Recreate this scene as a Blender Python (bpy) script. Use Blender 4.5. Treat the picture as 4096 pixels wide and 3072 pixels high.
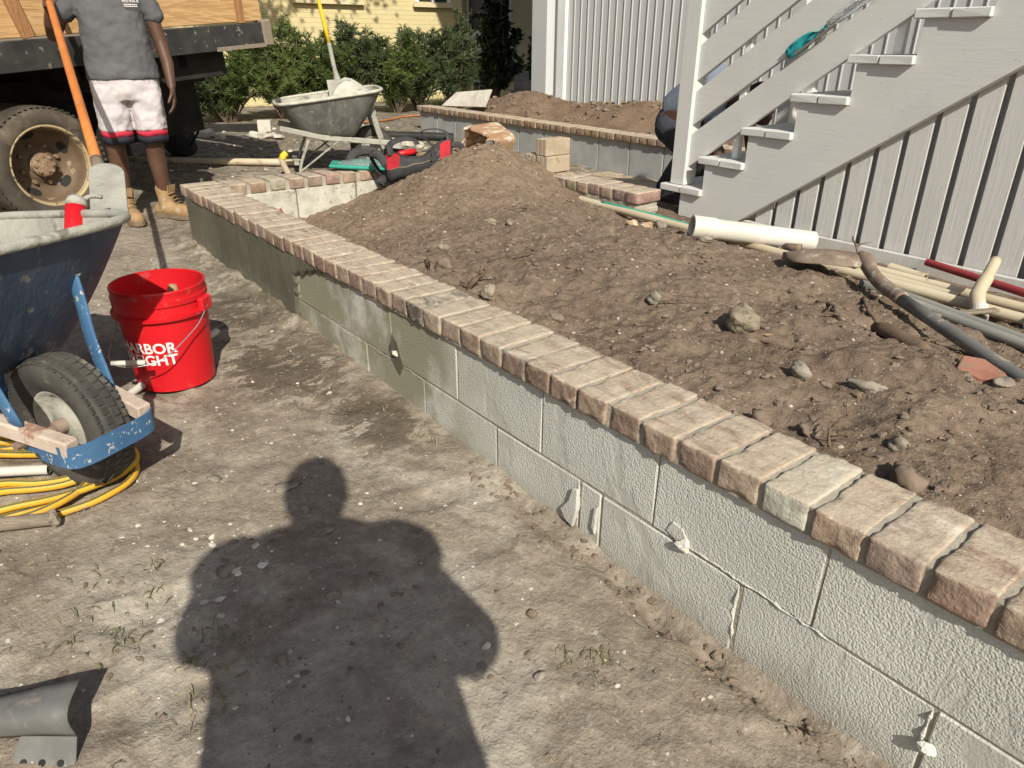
import bpy, math, random
import numpy as np
from mathutils import Vector, Matrix, Quaternion

for _o in list(bpy.data.objects):
    bpy.data.objects.remove(_o)
SC = bpy.context.scene
COL = SC.collection
R = math.radians
rnd = random.Random(7)

# ---------------------------------------------------------------- camera
CAM_H = 1.1806
PITCH, ROLL, PSI, FPX = 0.4454, 0.0049, 2.2334, 2872.86
cam_d = bpy.data.cameras.new('camera')
cam = bpy.data.objects.new('camera', cam_d)
COL.objects.link(cam)
cam_d.sensor_width = 36.0
cam_d.lens = 36.0 * FPX / 4096.0
cam_d.clip_start = 0.02
cam_d.clip_end = 400
VIEW = Vector((-math.sin(PSI), -math.cos(PSI), 0))     # horizontal look direction
SIDE = Vector((-math.cos(PSI), math.sin(PSI), 0))       # towards image right
fwd = (VIEW * math.cos(PITCH) + Vector((0, 0, -math.sin(PITCH)))).normalized()
up0 = (VIEW * math.sin(PITCH) + Vector((0, 0, math.cos(PITCH)))).normalized()
rt = SIDE * math.cos(ROLL) + up0 * math.sin(ROLL)
upv = up0 * math.cos(ROLL) - SIDE * math.sin(ROLL)
mw = Matrix((rt, upv, -fwd)).transposed().to_4x4()
mw.translation = Vector((0, 0, CAM_H))
cam.matrix_world = mw
SC.camera = cam

# ---------------------------------------------------------------- sky, sun, exposure
TO_SUN = Vector((0.7226, -0.2831, 0.6306)).normalized()
W = bpy.data.worlds.new('World'); SC.world = W; W.use_nodes = True
wn = W.node_tree.nodes; wl = W.node_tree.links
sky = wn.new('ShaderNodeTexSky'); sky.sky_type = 'NISHITA'; sky.sun_disc = False
sky.sun_elevation = math.asin(TO_SUN.z)
sky.sun_rotation = math.atan2(TO_SUN.x, TO_SUN.y)
sky.air_density = 1.0; sky.dust_density = 2.2; sky.ozone_density = 0.4
bg = wn['Background']; bg.inputs['Strength'].default_value = 0.07
wl.new(sky.outputs[0], bg.inputs['Color'])
sd = bpy.data.lights.new('sun', 'SUN'); sd.energy = 4.3; sd.angle = R(0.55); sd.color = (1.0, 0.945, 0.835)
sun = bpy.data.objects.new('sun', sd); COL.objects.link(sun)
sun.rotation_euler = TO_SUN.to_track_quat('Z', 'Y').to_euler()
sun.location = TO_SUN * 30
SC.view_settings.view_transform = 'Standard'
SC.view_settings.look = 'None'
SC.view_settings.exposure = 0.40
SC.view_settings.gamma = 1.0
SC.view_settings.use_curve_mapping = False
SC.cycles.max_bounces = 5; SC.cycles.diffuse_bounces = 3; SC.cycles.glossy_bounces = 2; SC.cycles.transmission_bounces = 4; SC.cycles.transparent_max_bounces = 6
SC.render.resolution_x = 1024; SC.render.resolution_y = 768

# ---------------------------------------------------------------- noise in numpy
def _hash(ix, iy, s):
    n = (ix.astype(np.int64) * 374761393 + iy.astype(np.int64) * 668265263 + s * 974711) & 0x7fffffff
    n = ((n ^ (n >> 13)) * 1274126177) & 0x7fffffff
    return ((n ^ (n >> 16)) & 0xffff) / 65535.0
def vnoise(x, y, s=0):
    x = np.asarray(x, float); y = np.asarray(y, float)
    ix = np.floor(x); iy = np.floor(y); fx = x - ix; fy = y - iy
    fx = fx * fx * (3 - 2 * fx); fy = fy * fy * (3 - 2 * fy)
    a = _hash(ix, iy, s); b = _hash(ix + 1, iy, s); c = _hash(ix, iy + 1, s); d = _hash(ix + 1, iy + 1, s)
    return (a * (1 - fx) + b * fx) * (1 - fy) + (c * (1 - fx) + d * fx) * fy - .5
def fbm(x, y, s=0, o=4, g=.5, l=2.1):
    t = 0; a = 1.; f = 1.
    for i in range(o):
        t = t + a * vnoise(np.asarray(x) * f + 17.3 * i, np.asarray(y) * f - 9.1 * i, s + i); a *= g; f *= l
    return t

# ---------------------------------------------------------------- object helpers
def tag(o, label=None, cat=None, group=None, kind=None):
    if label: o['label'] = label
    if cat: o['category'] = cat
    if group: o['group'] = group
    if kind: o['kind'] = kind
    return o
def empty(name, loc=(0, 0, 0), rz=0, label=None, cat=None, group=None):
    o = bpy.data.objects.new(name, None); COL.objects.link(o)
    o.empty_display_size = .05
    o.location = loc; o.rotation_euler = (0, 0, rz)
    return tag(o, label, cat, group)
def copy_tree(o, parent=None):
    c = o.copy(); COL.objects.link(c); c.parent = parent
    for ch in list(o.children): copy_tree(ch, c)
    return c
def frame_of(t, ref=None):
    t = t.normalized()
    if ref is None or abs(t.dot(ref)) > .98:
        ref = Vector((0, 0, 1)) if abs(t.z) < .9 else Vector((1, 0, 0))
    a = t.cross(ref).normalized()
    return a, a.cross(t).normalized()
class MB:
    def __init__(s): s.v = []; s.f = []
    def add(s, vs, fs, M=None):
        o = len(s.v)
        s.v += [tuple(M @ Vector(p)) if M is not None else tuple(p) for p in vs]
        s.f += [tuple(i + o for i in f) for f in fs]
        return s
    def box(s, x0, x1, y0, y1, z0, z1, ch=0.0, M=None, jit=0.0, r=rnd):
        if x1 < x0: x0, x1 = x1, x0
        if y1 < y0: y0, y1 = y1, y0
        if z1 < z0: z0, z1 = z1, z0
        if ch <= 0:
            vs = [(x, y, z) for x in (x0, x1) for y in (y0, y1) for z in (z0, z1)]
            fs = [(0, 1, 3, 2), (4, 6, 7, 5), (0, 4, 5, 1), (2, 3, 7, 6), (0, 2, 6, 4), (1, 5, 7, 3)]
        else:
            c = min(ch, (x1 - x0) * .45, (y1 - y0) * .45, (z1 - z0) * .45)
            vs = []; ix = {}
            X = (x0, x1); Y = (y0, y1); Z = (z0, z1); sg = (1, -1)
            for i in (0, 1):
                for j in (0, 1):
                    for k in (0, 1):
                        for a in range(3):
                            p = [X[i], Y[j], Z[k]]
                            d = [sg[i] * c, sg[j] * c, sg[k] * c]
                            q = [p[b] + (d[b] if b != a else 0) for b in range(3)]
                            ix[i, j, k, a] = len(vs)
                            vs.append([t + r.uniform(-jit, jit) for t in q] if jit else q)
            fs = []
            for a in range(3):
                b, d = (a + 1) % 3, (a + 2) % 3
                for e in (0, 1):
                    q = []
                    for (m, n) in ((0, 0), (1, 0), (1, 1), (0, 1)):
                        t = [0, 0, 0]; t[a] = e; t[b] = m; t[d] = n
                        q.append(ix[t[0], t[1], t[2], a])
                    fs.append(tuple(q if e else q[::-1]))
                for m in (0, 1):
                    for n in (0, 1):
                        t0 = [0, 0, 0]; t0[b] = m; t0[d] = n; t1 = list(t0); t1[a] = 1
                        q = [ix[(*t0, b)], ix[(*t0, d)], ix[(*t1, d)], ix[(*t1, b)]]
                        fs.append(tuple(q if (m == n) else q[::-1]))
            for i in (0, 1):
                for j in (0, 1):
                    for k in (0, 1):
                        q = [ix[i, j, k, 0], ix[i, j, k, 1], ix[i, j, k, 2]]
                        fs.append(tuple(q if (i + j + k) % 2 else q[::-1]))
        return s.add(vs, fs, M)
    def tube(s, pts, r, n=8, caps=True, M=None, flat=None, up=None):
        pts = [Vector(p) for p in pts]
        if not isinstance(r, (list, tuple)): r = [r] * len(pts)
        vs = []; fs = []; a = None
        for i, p in enumerate(pts):
            t = (pts[min(i + 1, len(pts) - 1)] - pts[max(i - 1, 0)])
            if t.length < 1e-9: t = Vector((0, 0, 1))
            t.normalize()
            if a is None: a, b = frame_of(t, up)
            else:
                a = (a - t * a.dot(t))
                a = a.normalized() if a.length > 1e-6 else frame_of(t)[0]
                b = a.cross(t).normalized()
            fl = flat if flat else 1.0
            for k in range(n):
                w = 2 * math.pi * k / n
                vs.append(p + a * math.cos(w) * r[i] + b * math.sin(w) * r[i] * fl)
        for i in range(len(pts) - 1):
            for k in range(n):
                fs.append((i * n + k, (i + 1) * n + k, (i + 1) * n + (k + 1) % n, i * n + (k + 1) % n))
        if caps:
            fs.append(tuple(range(n))); fs.append(tuple((len(pts) - 1) * n + k for k in reversed(range(n))))
        return s.add(vs, fs, M)
    def hollow(s, p0, p1, ro, ri, n=20, M=None):
        p0 = Vector(p0); p1 = Vector(p1); a, b = frame_of(p1 - p0)
        vs = []; fs = []
        for p, r in ((p0, ro), (p1, ro), (p1, ri), (p0, ri)):
            for k in range(n):
                w = 2 * math.pi * k / n; vs.append(p + a * math.cos(w) * r + b * math.sin(w) * r)
        for q in range(4):
            for k in range(n):
                fs.append((q * n + k, q * n + (k + 1) % n, ((q + 1) % 4) * n + (k + 1) % n, ((q + 1) % 4) * n + k))
        return s.add(vs, fs, M)
    def lathe(s, prof, n=32, M=None, closed=False):
        vs = []; fs = []
        for (r, z) in prof:
            for k in range(n):
                w = 2 * math.pi * k / n; vs.append((r * math.cos(w), r * math.sin(w), z))
        m = len(prof)
        for i in range(m if closed else m - 1):
            for k in range(n):
                j = (i + 1) % m
                fs.append((i * n + k, i * n + (k + 1) % n, j * n + (k + 1) % n, j * n + k))
        return s.add(vs, fs, M)
    def prism(s, poly, z0, z1, M=None):
        n = len(poly)
        vs = [(x, y, z0) for x, y in poly] + [(x, y, z1) for x, y in poly]
        fs = [tuple(reversed(range(n))), tuple(range(n, 2 * n))]
        fs += [(i, (i + 1) % n, n + (i + 1) % n, n + i) for i in range(n)]
        return s.add(vs, fs, M)
    def ell(s, c, r, n=12, m=8, M=None):
        c = Vector(c); vs = [(c.x, c.y, c.z - r[2])]; fs = []
        for i in range(1, m):
            t = math.pi * i / m - math.pi / 2
            for k in range(n):
                w = 2 * math.pi * k / n
                vs.append((c.x + r[0] * math.cos(t) * math.cos(w), c.y + r[1] * math.cos(t) * math.sin(w), c.z + r[2] * math.sin(t)))
        vs.append((c.x, c.y, c.z + r[2])); L = len(vs) - 1
        for k in range(n):
            fs.append((0, 1 + (k + 1) % n, 1 + k)); fs.append((L, L - n + k, L - n + (k + 1) % n))
        for i in range(m - 2):
            for k in range(n):
                a = 1 + i * n; fs.append((a + k, a + (k + 1) % n, a + n + (k + 1) % n, a + n + k))
        return s.add(vs, fs, M)
    def rock(s, c, r, seed, n=8, m=6, rough=.25, rot=0):
        rr = random.Random(seed); c = Vector(c)
        ph = [rr.uniform(0, 6.28) for _ in range(6)]
        b = MB(); b.ell((0, 0, 0), (1, 1, 1), n, m)
        vs = []
        for p in b.v:
            k = 1 + rough * (math.sin(2.3 * p[0] + ph[0]) * math.cos(2.9 * p[1] + ph[1]) + .6 * math.sin(4.1 * p[2] + ph[2] + 2 * p[0]) + rr.uniform(-.35, .35) * (.25 if n >= 12 else 1))
            if n >= 12: k += rough * .35 * (math.sin(9 * p[0] + ph[3]) * math.cos(8 * p[1] + ph[4]) + math.sin(11 * p[2] + ph[5]) * math.cos(7 * p[0])) - rough * .2 * rr.random() ** 3
            x, y, z = p[0] * k * r[0], p[1] * k * r[1], p[2] * k * r[2]
            vs.append((c.x + x * math.cos(rot) - y * math.sin(rot), c.y + x * math.sin(rot) + y * math.cos(rot), c.z + z))
        return s.add(vs, b.f)
    def mesh(s, name, smooth=False):
        me = bpy.data.meshes.new(name); me.from_pydata(s.v, [], s.f)
        if smooth: me.polygons.foreach_set('use_smooth', [True] * len(me.polygons))
        me.update(); return me
    def build(s, name, mat, parent=None, smooth=False, bevel=0, kind=None):
        me = s.mesh(name, smooth); me.materials.append(mat)
        o = bpy.data.objects.new(name, me); COL.objects.link(o)
        if parent is not None: o.parent = parent
        if bevel:
            m = o.modifiers.new('bevel', 'BEVEL'); m.width = bevel; m.segments = 2; m.limit_method = 'ANGLE'
        if kind: o['kind'] = kind
        return o
def grid_mesh(name, xs, ys, zf, mat, kind='structure', mask=None):
    X, Y = np.meshgrid(xs, ys, indexing='ij'); Z = zf(X, Y)
    nx, ny = X.shape
    v = np.stack([X, Y, Z], -1).reshape(-1, 3)
    i = np.arange(nx - 1)[:, None] * ny + np.arange(ny - 1)[None]
    f = np.stack([i, i + ny, i + ny + 1, i + 1], -1).reshape(-1, 4)
    me = bpy.data.meshes.new(name)
    me.vertices.add(len(v)); me.vertices.foreach_set('co', v.ravel())
    me.loops.add(f.size); me.loops.foreach_set('vertex_index', f.ravel().astype(np.int32))
    me.polygons.add(len(f)); me.polygons.foreach_set('loop_start', (np.arange(len(f)) * 4).astype(np.int32))
    me.polygons.foreach_set('use_smooth', [True] * len(f))
    me.update(); me.validate(); me.materials.append(mat)
    o = bpy.data.objects.new(name, me); COL.objects.link(o)
    if kind: o['kind'] = kind
    return o
def bez(pts, n=8):
    """Catmull-Rom through points."""
    P = [Vector(p) for p in pts]; P = [P[0] * 2 - P[1]] + P + [P[-1] * 2 - P[-2]]
    out = []
    for i in range(1, len(P) - 2):
        for k in range(n):
            t = k / n
            out.append(.5 * ((2 * P[i]) + (P[i + 1] - P[i - 1]) * t + (2 * P[i - 1] - 5 * P[i] + 4 * P[i + 1] - P[i + 2]) * t * t + (3 * P[i] - P[i - 1] - 3 * P[i + 1] + P[i + 2]) * t ** 3))
    out.append(P[-2]); return out
def rotm(loc=(0, 0, 0), rx=0, ry=0, rz=0):
    return Matrix.Translation(loc) @ Matrix.Rotation(rz, 4, 'Z') @ Matrix.Rotation(ry, 4, 'Y') @ Matrix.Rotation(rx, 4, 'X')
# ---------------------------------------------------------------- materials
class NT:
    def __init__(s, name):
        s.m = bpy.data.materials.new(name); s.m.use_nodes = True
        s.t = s.m.node_tree; s.n = s.t.nodes; s.b = s.n['Principled BSDF']; s.out = s.n['Material Output']
        tc = s.n.new('ShaderNodeTexCoord'); oi = s.n.new('ShaderNodeObjectInfo')
        s.oi = oi
        ad = s.n.new('ShaderNodeVectorMath'); ad.operation = 'MULTIPLY_ADD'
        cv = s.n.new('ShaderNodeCombineXYZ')
        for i in range(3): s.t.links.new(oi.outputs['Random'], cv.inputs[i])
        s.t.links.new(cv.outputs[0], ad.inputs[0]); ad.inputs[1].default_value = (37, 61, 23)
        s.t.links.new(tc.outputs['Object'], ad.inputs[2])
        s.co = ad.outputs[0]; s.raw = tc.outputs['Object']
        g = s.n.new('ShaderNodeNewGeometry'); s.geo = g
    def L(s, a, b): s.t.links.new(a, b)
    def noise(s, scale, detail=5, rough=.55, vec=None, dist=0, stretch=None):
        n = s.n.new('ShaderNodeTexNoise'); n.inputs['Scale'].default_value = scale
        n.inputs['Detail'].default_value = min(detail, 4); n.inputs['Roughness'].default_value = rough
        n.inputs['Distortion'].default_value = dist
        v = vec or s.co
        if stretch:
            mp = s.n.new('ShaderNodeMapping'); mp.inputs['Scale'].default_value = stretch; s.L(v, mp.inputs[0]); v = mp.outputs[0]
        s.L(v, n.inputs['Vector']); return n.outputs['Fac']
    def vor(s, scale, feat='F1', vec=None, rnd=1.0):
        n = s.n.new('ShaderNodeTexVoronoi'); n.inputs['Scale'].default_value = scale; n.feature = feat
        n.inputs['Randomness'].default_value = rnd
        s.L(vec or s.co, n.inputs['Vector']); return n
    def ramp(s, fac, stops):
        n = s.n.new('ShaderNodeValToRGB'); e = n.color_ramp.elements
        while len(e) < len(stops): e.new(.5)
        for k, (p, c) in enumerate(stops):
            e[k].position = p; e[k].color = (*c, 1) if len(c) == 3 else c
        s.L(fac, n.inputs[0]); return n.outputs[0]
    def step(s, fac, a, b):
        n = s.n.new('ShaderNodeMapRange'); n.interpolation_type = 'SMOOTHSTEP'
        n.inputs['From Min'].default_value = a; n.inputs['From Max'].default_value = b
        s.L(fac, n.inputs['Value']); return n.outputs[0]
    def mix(s, fac, a, b, mode='MIX'):
        n = s.n.new('ShaderNodeMix'); n.data_type = 'RGBA'; n.blend_type = mode
        for v, i in ((fac, 0), (a, 6), (b, 7)):
            if isinstance(v, (int, float)): n.inputs[i].default_value = v
            elif isinstance(v, tuple): n.inputs[i].default_value = (*v, 1)
            else: s.L(v, n.inputs[i])
        return n.outputs[2]
    def math(s, op, a, b=0, c=None):
        n = s.n.new('ShaderNodeMath'); n.operation = op
        for i, v in enumerate((a, b) if c is None else (a, b, c)):
            if isinstance(v, (int, float)): n.inputs[i].default_value = v
            else: s.L(v, n.inputs[i])
        return n.outputs[0]
    def sep(s, vec=None):
        n = s.n.new('ShaderNodeSeparateXYZ'); s.L(vec or s.raw, n.inputs[0]); return n.outputs
    def bump(s, h, strength=.3, dist=.01, prev=None):
        n = s.n.new('ShaderNodeBump'); n.inputs['Strength'].default_value = strength; n.inputs['Distance'].default_value = dist
        s.L(h, n.inputs['Height'])
        if prev is not None: s.L(prev, n.inputs['Normal'])
        return n.outputs[0]
    def done(s, col, rough=.8, normal=None, metal=0, spec=.3, coat=0):
        if isinstance(col, tuple): s.b.inputs['Base Color'].default_value = (*col, 1)
        else: s.L(col, s.b.inputs['Base Color'])
        if isinstance(rough, (int, float)): s.b.inputs['Roughness'].default_value = rough
        else: s.L(rough, s.b.inputs['Roughness'])
        s.b.inputs['Metallic'].default_value = metal
        s.b.inputs['Specular IOR Level'].default_value = spec
        s.b.inputs['Coat Weight'].default_value = coat
        if normal is not None: s.L(normal, s.b.inputs['Normal'])
        return s.m
def simple(name, c1, c2, scale=6, rough=.75, bump=.2, bscale=60, bdist=.004, stain=None, st=(.58, .66), sscale=9, metal=0, spec=.3, stretch=None, coat=0, detail=6):
    t = NT(name); col = t.mix(t.step(t.noise(scale, detail, stretch=stretch), .3, .7), c1, c2)
    if stain is not None: col = t.mix(t.step(t.noise(sscale, 8, .65, stretch=stretch), *st), col, stain)
    nm = t.bump(t.noise(bscale, 6, .6, stretch=stretch), bump, bdist) if bump else None
    return t.done(col, rough, nm, metal, spec, coat)

MAT = {}
# -- bare trodden earth of the yard
def m_earth():
    t = NT('yard earth')
    big = t.noise(.9, 6, .6, t.raw); mid = t.noise(4.5, 8, .62, t.raw); fine = t.noise(38, 8, .7, t.raw)
    col = t.mix(t.step(mid, .32, .68), (.235, .198, .157), (.335, .29, .235))
    col = t.mix(t.math('MULTIPLY', t.step(t.noise(1.7, 9, .68, t.raw, .6), .50, .66), .8), col, (.43, .395, .33))      # cement dust
    col = t.mix(t.math('MULTIPLY', t.step(t.noise(16, 8, .75, t.raw, 1.0), .56, .66), .6), col, (.40, .365, .30))
    x, y, z = t.sep(t.raw)[:3]
    # damp dark earth lies where water ran off beside the plastered wall
    def spot(cx, cy, r):
        dx = t.math('MULTIPLY', t.math('SUBTRACT', x, cx), .62); dy = t.math('SUBTRACT', y, cy)
        d = t.math('SQRT', t.math('ADD', t.math('MULTIPLY', dx, dx), t.math('MULTIPLY', dy, dy)))
        return t.step(d, r, r * .35)
    damp = t.math('MAXIMUM', spot(-2.55, .86, .36), t.math('MAXIMUM', spot(-3.2, .92, .3), spot(-1.95, .95, .22)))
    st = t.noise(9, 8, .72, t.raw, .5, (1.4, .7, 1))
    wet = t.math('MULTIPLY', t.step(t.math('ADD', st, t.math('MULTIPLY', damp, .17)), .60, .645), damp)
    col = t.mix(t.math('MULTIPLY', wet, .75), col, (.085, .066, .047))
    st2 = t.noise(5.2, 8, .7, t.raw, .4)
    col = t.mix(t.math('MULTIPLY', t.step(st2, .665, .70), .55), col, (.115, .092, .070))
    # green-grey plaster droppings at the foot of the wall
    dr = t.math('MULTIPLY', t.step(y, .86, 1.02), t.math('MULTIPLY', t.step(x, -2.4, -3.0), t.step(t.noise(11, 7, .65, t.raw), .44, .56)))
    col = t.mix(t.math('MULTIPLY', dr, .8), col, (.155, .142, .105))
    v = t.vor(210, vec=t.raw); pick = t.math('GREATER_THAN', t.sep(v.outputs['Color'])[0], .968)
    sp = t.math('MULTIPLY', pick, t.step(v.outputs['Distance'], .34, .22))
    col = t.mix(t.math('MULTIPLY', sp, .9), col, (.55, .52, .46))
    v2 = t.vor(75, vec=t.raw); pick2 = t.math('GREATER_THAN', t.sep(v2.outputs['Color'])[1], .972)
    sp2 = t.math('MULTIPLY', pick2, t.step(v2.outputs['Distance'], .30, .2))
    col = t.mix(t.math('MULTIPLY', sp2, .8), col, (.46, .43, .37))
    col = t.mix(.35, col, t.mix(t.step(fine, .3, .7), (.12, .1, .08), (.5, .47, .42)), 'OVERLAY')
    n1 = t.bump(t.noise(120, 5, .7, t.raw), .5, .006)
    n2 = t.bump(mid, .5, .02, t.bump(fine, .7, .012, n1))
    return t.done(col, .95, n2, spec=.15)
MAT['earth'] = m_earth()
def m_soil(name, a, b, c, dusty=None):
    t = NT(name)
    mid = t.noise(3.2, 8, .62, t.raw); fine = t.noise(30, 8, .72, t.raw)
    col = t.mix(t.step(mid, .3, .7), a, b)
    col = t.mix(t.math('MULTIPLY', t.step(t.noise(8, 8, .7, t.raw, .5), .55, .68), .6), col, c)
    if dusty:
        x, y, z = t.sep(t.raw)[:3]
        col = t.mix(t.math('MULTIPLY', t.step(x, -2.6, -3.6), .75), col, dusty)
    v = t.vor(160, vec=t.raw); pick = t.math('GREATER_THAN', t.sep(v.outputs['Color'])[0], .965)
    col = t.mix(t.math('MULTIPLY', pick, t.step(v.outputs['Distance'], .36, .24)), col, (.55, .5, .42))
    col = t.mix(.4, col, t.mix(t.step(fine, .3, .7), (.14, .12, .1), (.48, .45, .42)), 'OVERLAY')
    n = t.bump(mid, .4, .02, t.bump(fine, .8, .014, t.bump(t.noise(110, 5, .7, t.raw), .6, .006)))
    return t.done(col, .95, n, spec=.12)
MAT['soil'] = m_soil('planter soil', (.172, .130, .096), (.235, .183, .137), (.120, .090, .066), (.258, .195, .135))
MAT['soil_far'] = m_soil('far planter soil', (.18, .125, .085), (.25, .18, .125), (.14, .095, .065))
MAT['clod'] = simple('earth clods', (.145, .11, .082), (.235, .185, .14), 14, .95, .6, 70, .006, spec=.1)
MAT['pebble'] = simple('pale grit', (.36, .32, .26), (.58, .54, .46), 20, .9, .3, 80, .003)
MAT['stone'] = simple('rubble stone', (.20, .165, .115), (.34, .29, .21), 16, .92, .8, 60, .008, stain=(.12, .09, .065), st=(.52, .62), sscale=14)
MAT['redbrick'] = simple('broken red brick', (.24, .105, .072), (.31, .15, .105), 14, .92, .5, 70, .005, stain=(.20, .15, .11), st=(.54, .66), sscale=12)
MAT['stonegrey'] = simple('grey rubble', (.195, .168, .132), (.30, .265, .212), 16, .92, .7, 60, .008, stain=(.15, .13, .11), st=(.54, .64), sscale=18)
# -- bricks take their body colour from the object colour
def m_brick(name, smear=.5, smearcol=(.46, .39, .30)):
    t = NT(name); body = t.oi.outputs['Color']
    n1 = t.noise(22, 7, .6); n2 = t.noise(70, 6, .6)
    col = t.mix(t.step(n1, .3, .72), t.mix(.55, body, (.10, .07, .055)), body)
    col = t.mix(t.math('MULTIPLY', t.step(t.noise(14, 6, .6), .52, .7), .5), col, t.mix(.5, body, (.36, .29, .22)))
    nz = t.sep(t.geo.outputs['True Normal'])[2]
    up = t.step(nz, -.05, .45)
    sm = t.noise(13, 9, .72, None, .7, (.5, 1.6, 1))
    col = t.mix(t.math('MULTIPLY', t.math('MULTIPLY', up, t.step(sm, .30, .58)), smear), col, smearcol)
    wh = t.noise(17, 9, .75, None, .5, (.45, 1.5, 1))
    col = t.mix(t.math('MULTIPLY', t.math('MULTIPLY', up, t.step(wh, .565, .70)), .8), col, (.54, .49, .40))
    wh2 = t.noise(30, 8, .75)
    col = t.mix(t.math('MULTIPLY', t.step(wh2, .60, .72), .45), col, (.42, .37, .30))
    pit = t.step(t.noise(85, 4, .6), .35, .22)
    col = t.mix(t.math('MULTIPLY', pit, .5), col, (.07, .055, .045))
    nm = t.bump(n1, .35, .008, t.bump(n2, .7, .006, t.bump(t.noise(260, 3, .6), .35, .002)))
    return t.done(col, .92, nm, spec=.15)
MAT['brick'] = m_brick('reclaimed brick', .9, (.455, .39, .295))
MAT['brickfar'] = m_brick('tan paving brick', .6, (.52, .44, .32))
def m_block(name, a, b, damp):
    t = NT(name); x, y, z = t.sep(t.geo.outputs['Position'])[:3]
    P = t.geo.outputs['Position']
    col = t.mix(t.step(t.noise(5, 6, .6, P), .3, .7), a, b)
    # greenish damp in the blocks next to the fresh plaster, earth splash near the foot
    g = t.step(t.math('ADD', x, t.math('MULTIPLY', t.noise(3.2, 6, .6, P), .9)), -.85, -1.55)
    g = t.math('MULTIPLY', g, t.step(t.noise(4, 5, .6, P), .30, .52))
    col = t.mix(t.math('MULTIPLY', g, .85), col, damp)
    lo = t.step(t.math('ADD', z, t.math('MULTIPLY', t.noise(9, 7, .7, P), .16)), .15, .03)
    col = t.mix(t.math('MULTIPLY', lo, .55), col, (.30, .265, .20))
    sm = t.step(t.noise(6, 7, .65, P, .4, (1, 1, .5)), .57, .66)
    col = t.mix(t.math('MULTIPLY', sm, .45), col, (.36, .355, .31))
    grain = t.noise(420, 3, .6, P); vo = t.vor(205, vec=P)
    col = t.mix(t.math('MULTIPLY', t.step(grain, .42, .28), .35), col, (.26, .26, .225))
    h = t.math('ADD', t.math('MULTIPLY', t.math('SUBTRACT', 1, vo.outputs['Distance']), 1.0), t.math('MULTIPLY', grain, .5))
    rel = t.math('MULTIPLY', h, t.math('SUBTRACT', 1, t.math('MULTIPLY', sm, .8)))
    nm = t.bump(rel, .62, .0030, t.bump(t.noise(60, 6, .65, P), .3, .004))
    return t.done(col, .95, nm, spec=.12)
MAT['block'] = m_block('concrete block', (.52, .52, .465), (.60, .60, .54), (.25, .245, .16))
MAT['blockfar'] = simple('far concrete block', (.30, .31, .30), (.38, .385, .365), 5, .9, .3, 120, .003)
MAT['mortar'] = simple('mortar', (.29, .26, .205), (.40, .365, .29), 12, .95, .7, 90, .005, stain=(.40, .36, .29), st=(.58, .68), sscale=10)
MAT['mortarpale'] = simple('pale mortar', (.40, .385, .32), (.53, .51, .43), 14, .95, .7, 80, .006, stain=(.30, .28, .23), st=(.56, .66), sscale=20)
def m_stucco():
    t = NT('fresh plaster'); P = t.geo.outputs['Position']
    col = t.mix(t.step(t.noise(3, 6, .6, P), .3, .7), (.098, .096, .068), (.148, .142, .105))
    sw = t.step(t.noise(5, 8, .7, P, .6, (3.2, 1, 1)), .60, .70)
    col = t.mix(t.math('MULTIPLY', sw, .5), col, (.21, .20, .155))
    nm = t.bump(t.noise(7, 6, .6, P, .5, (2.6, 1, 1)), .4, .012, t.bump(t.noise(150, 4, .6, P), .25, .002))
    return t.done(col, .72, nm, spec=.3)
MAT['stucco'] = m_stucco()
# -- painted timber
def m_paint(name, a, b, grain=.5, specks=True, axis='Z', splash=False):
    t = NT(name)
    st = {'Z': (9, 9, .55), 'X': (.55, 9, 9), 'Y': (9, .55, 9)}[axis]
    g = t.noise(9, 7, .6, None, .6, st)
    col = t.mix(t.step(g, .25, .75), tuple(.6 * p + .4 * q for p, q in zip(a, b)), b)
    col = t.mix(t.math('MULTIPLY', t.step(t.noise(2.5, 5, .6), .5, .72), .3), col, tuple(x * .86 for x in a))
    if specks:
        v = t.vor(70); pk = t.math('GREATER_THAN', t.sep(v.outputs['Color'])[0], .93)
        col = t.mix(t.math('MULTIPLY', t.math('MULTIPLY', pk, t.step(v.outputs['Distance'], .22, .1)), .6), col, (.14, .13, .12))
    if splash:
        P = t.geo.outputs['Position']; zz = t.sep(P)[2]
        k = t.step(t.math('ADD', zz, t.math('MULTIPLY', t.noise(7, 4, .7, P), .5)), .66, .46)
        col = t.mix(t.math('MULTIPLY', k, .35), col, (.30, .26, .20))
    nm = t.bump(g, grain * .45, .004, t.bump(t.noise(140, 3, .6), .12, .002))
    return t.done(col, .62, nm, spec=.35)
GREYA, GREYB = (.545, .545, .515), (.595, .593, .56)
MAT['greypaint'] = m_paint('pale grey paint', GREYA, GREYB, .35, axis='X')
MAT['greypaintv'] = m_paint('pale grey paint upright', GREYA, GREYB, .5, axis='Z')
MAT['greyrough'] = m_paint('pale grey rough sawn', (.52, .52, .49), (.575, .57, .535), .8, True, 'Z', True)
MAT['siding'] = m_paint('house siding paint', (.48, .495, .49), (.53, .54, .53), .2, False, 'Z')
MAT['whitepaint'] = simple('white paint', (.72, .72, .69), (.80, .80, .77), 5, .5, .1, 40, .002)
def m_wood(name, a, b, ring=26, axis=(1, 12, 12), rough=.7, dark=(.15, .08, .03)):
    t = NT(name); n = t.noise(1.6, 5, .6, None, 1.2, axis)
    w = t.math('FRACT', t.math('MULTIPLY', n, ring))
    col = t.mix(t.step(w, .15, .9), a, b)
    col = t.mix(t.math('MULTIPLY', t.step(t.noise(3, 6, .65, None, .3, axis), .6, .72), .5), col, dark)
    return t.done(col, rough, t.bump(w, .15, .003), spec=.25)
MAT['ply'] = m_wood('plank wood', (.52, .34, .165), (.40, .235, .10), 7, (.5, 7, 7))
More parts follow.
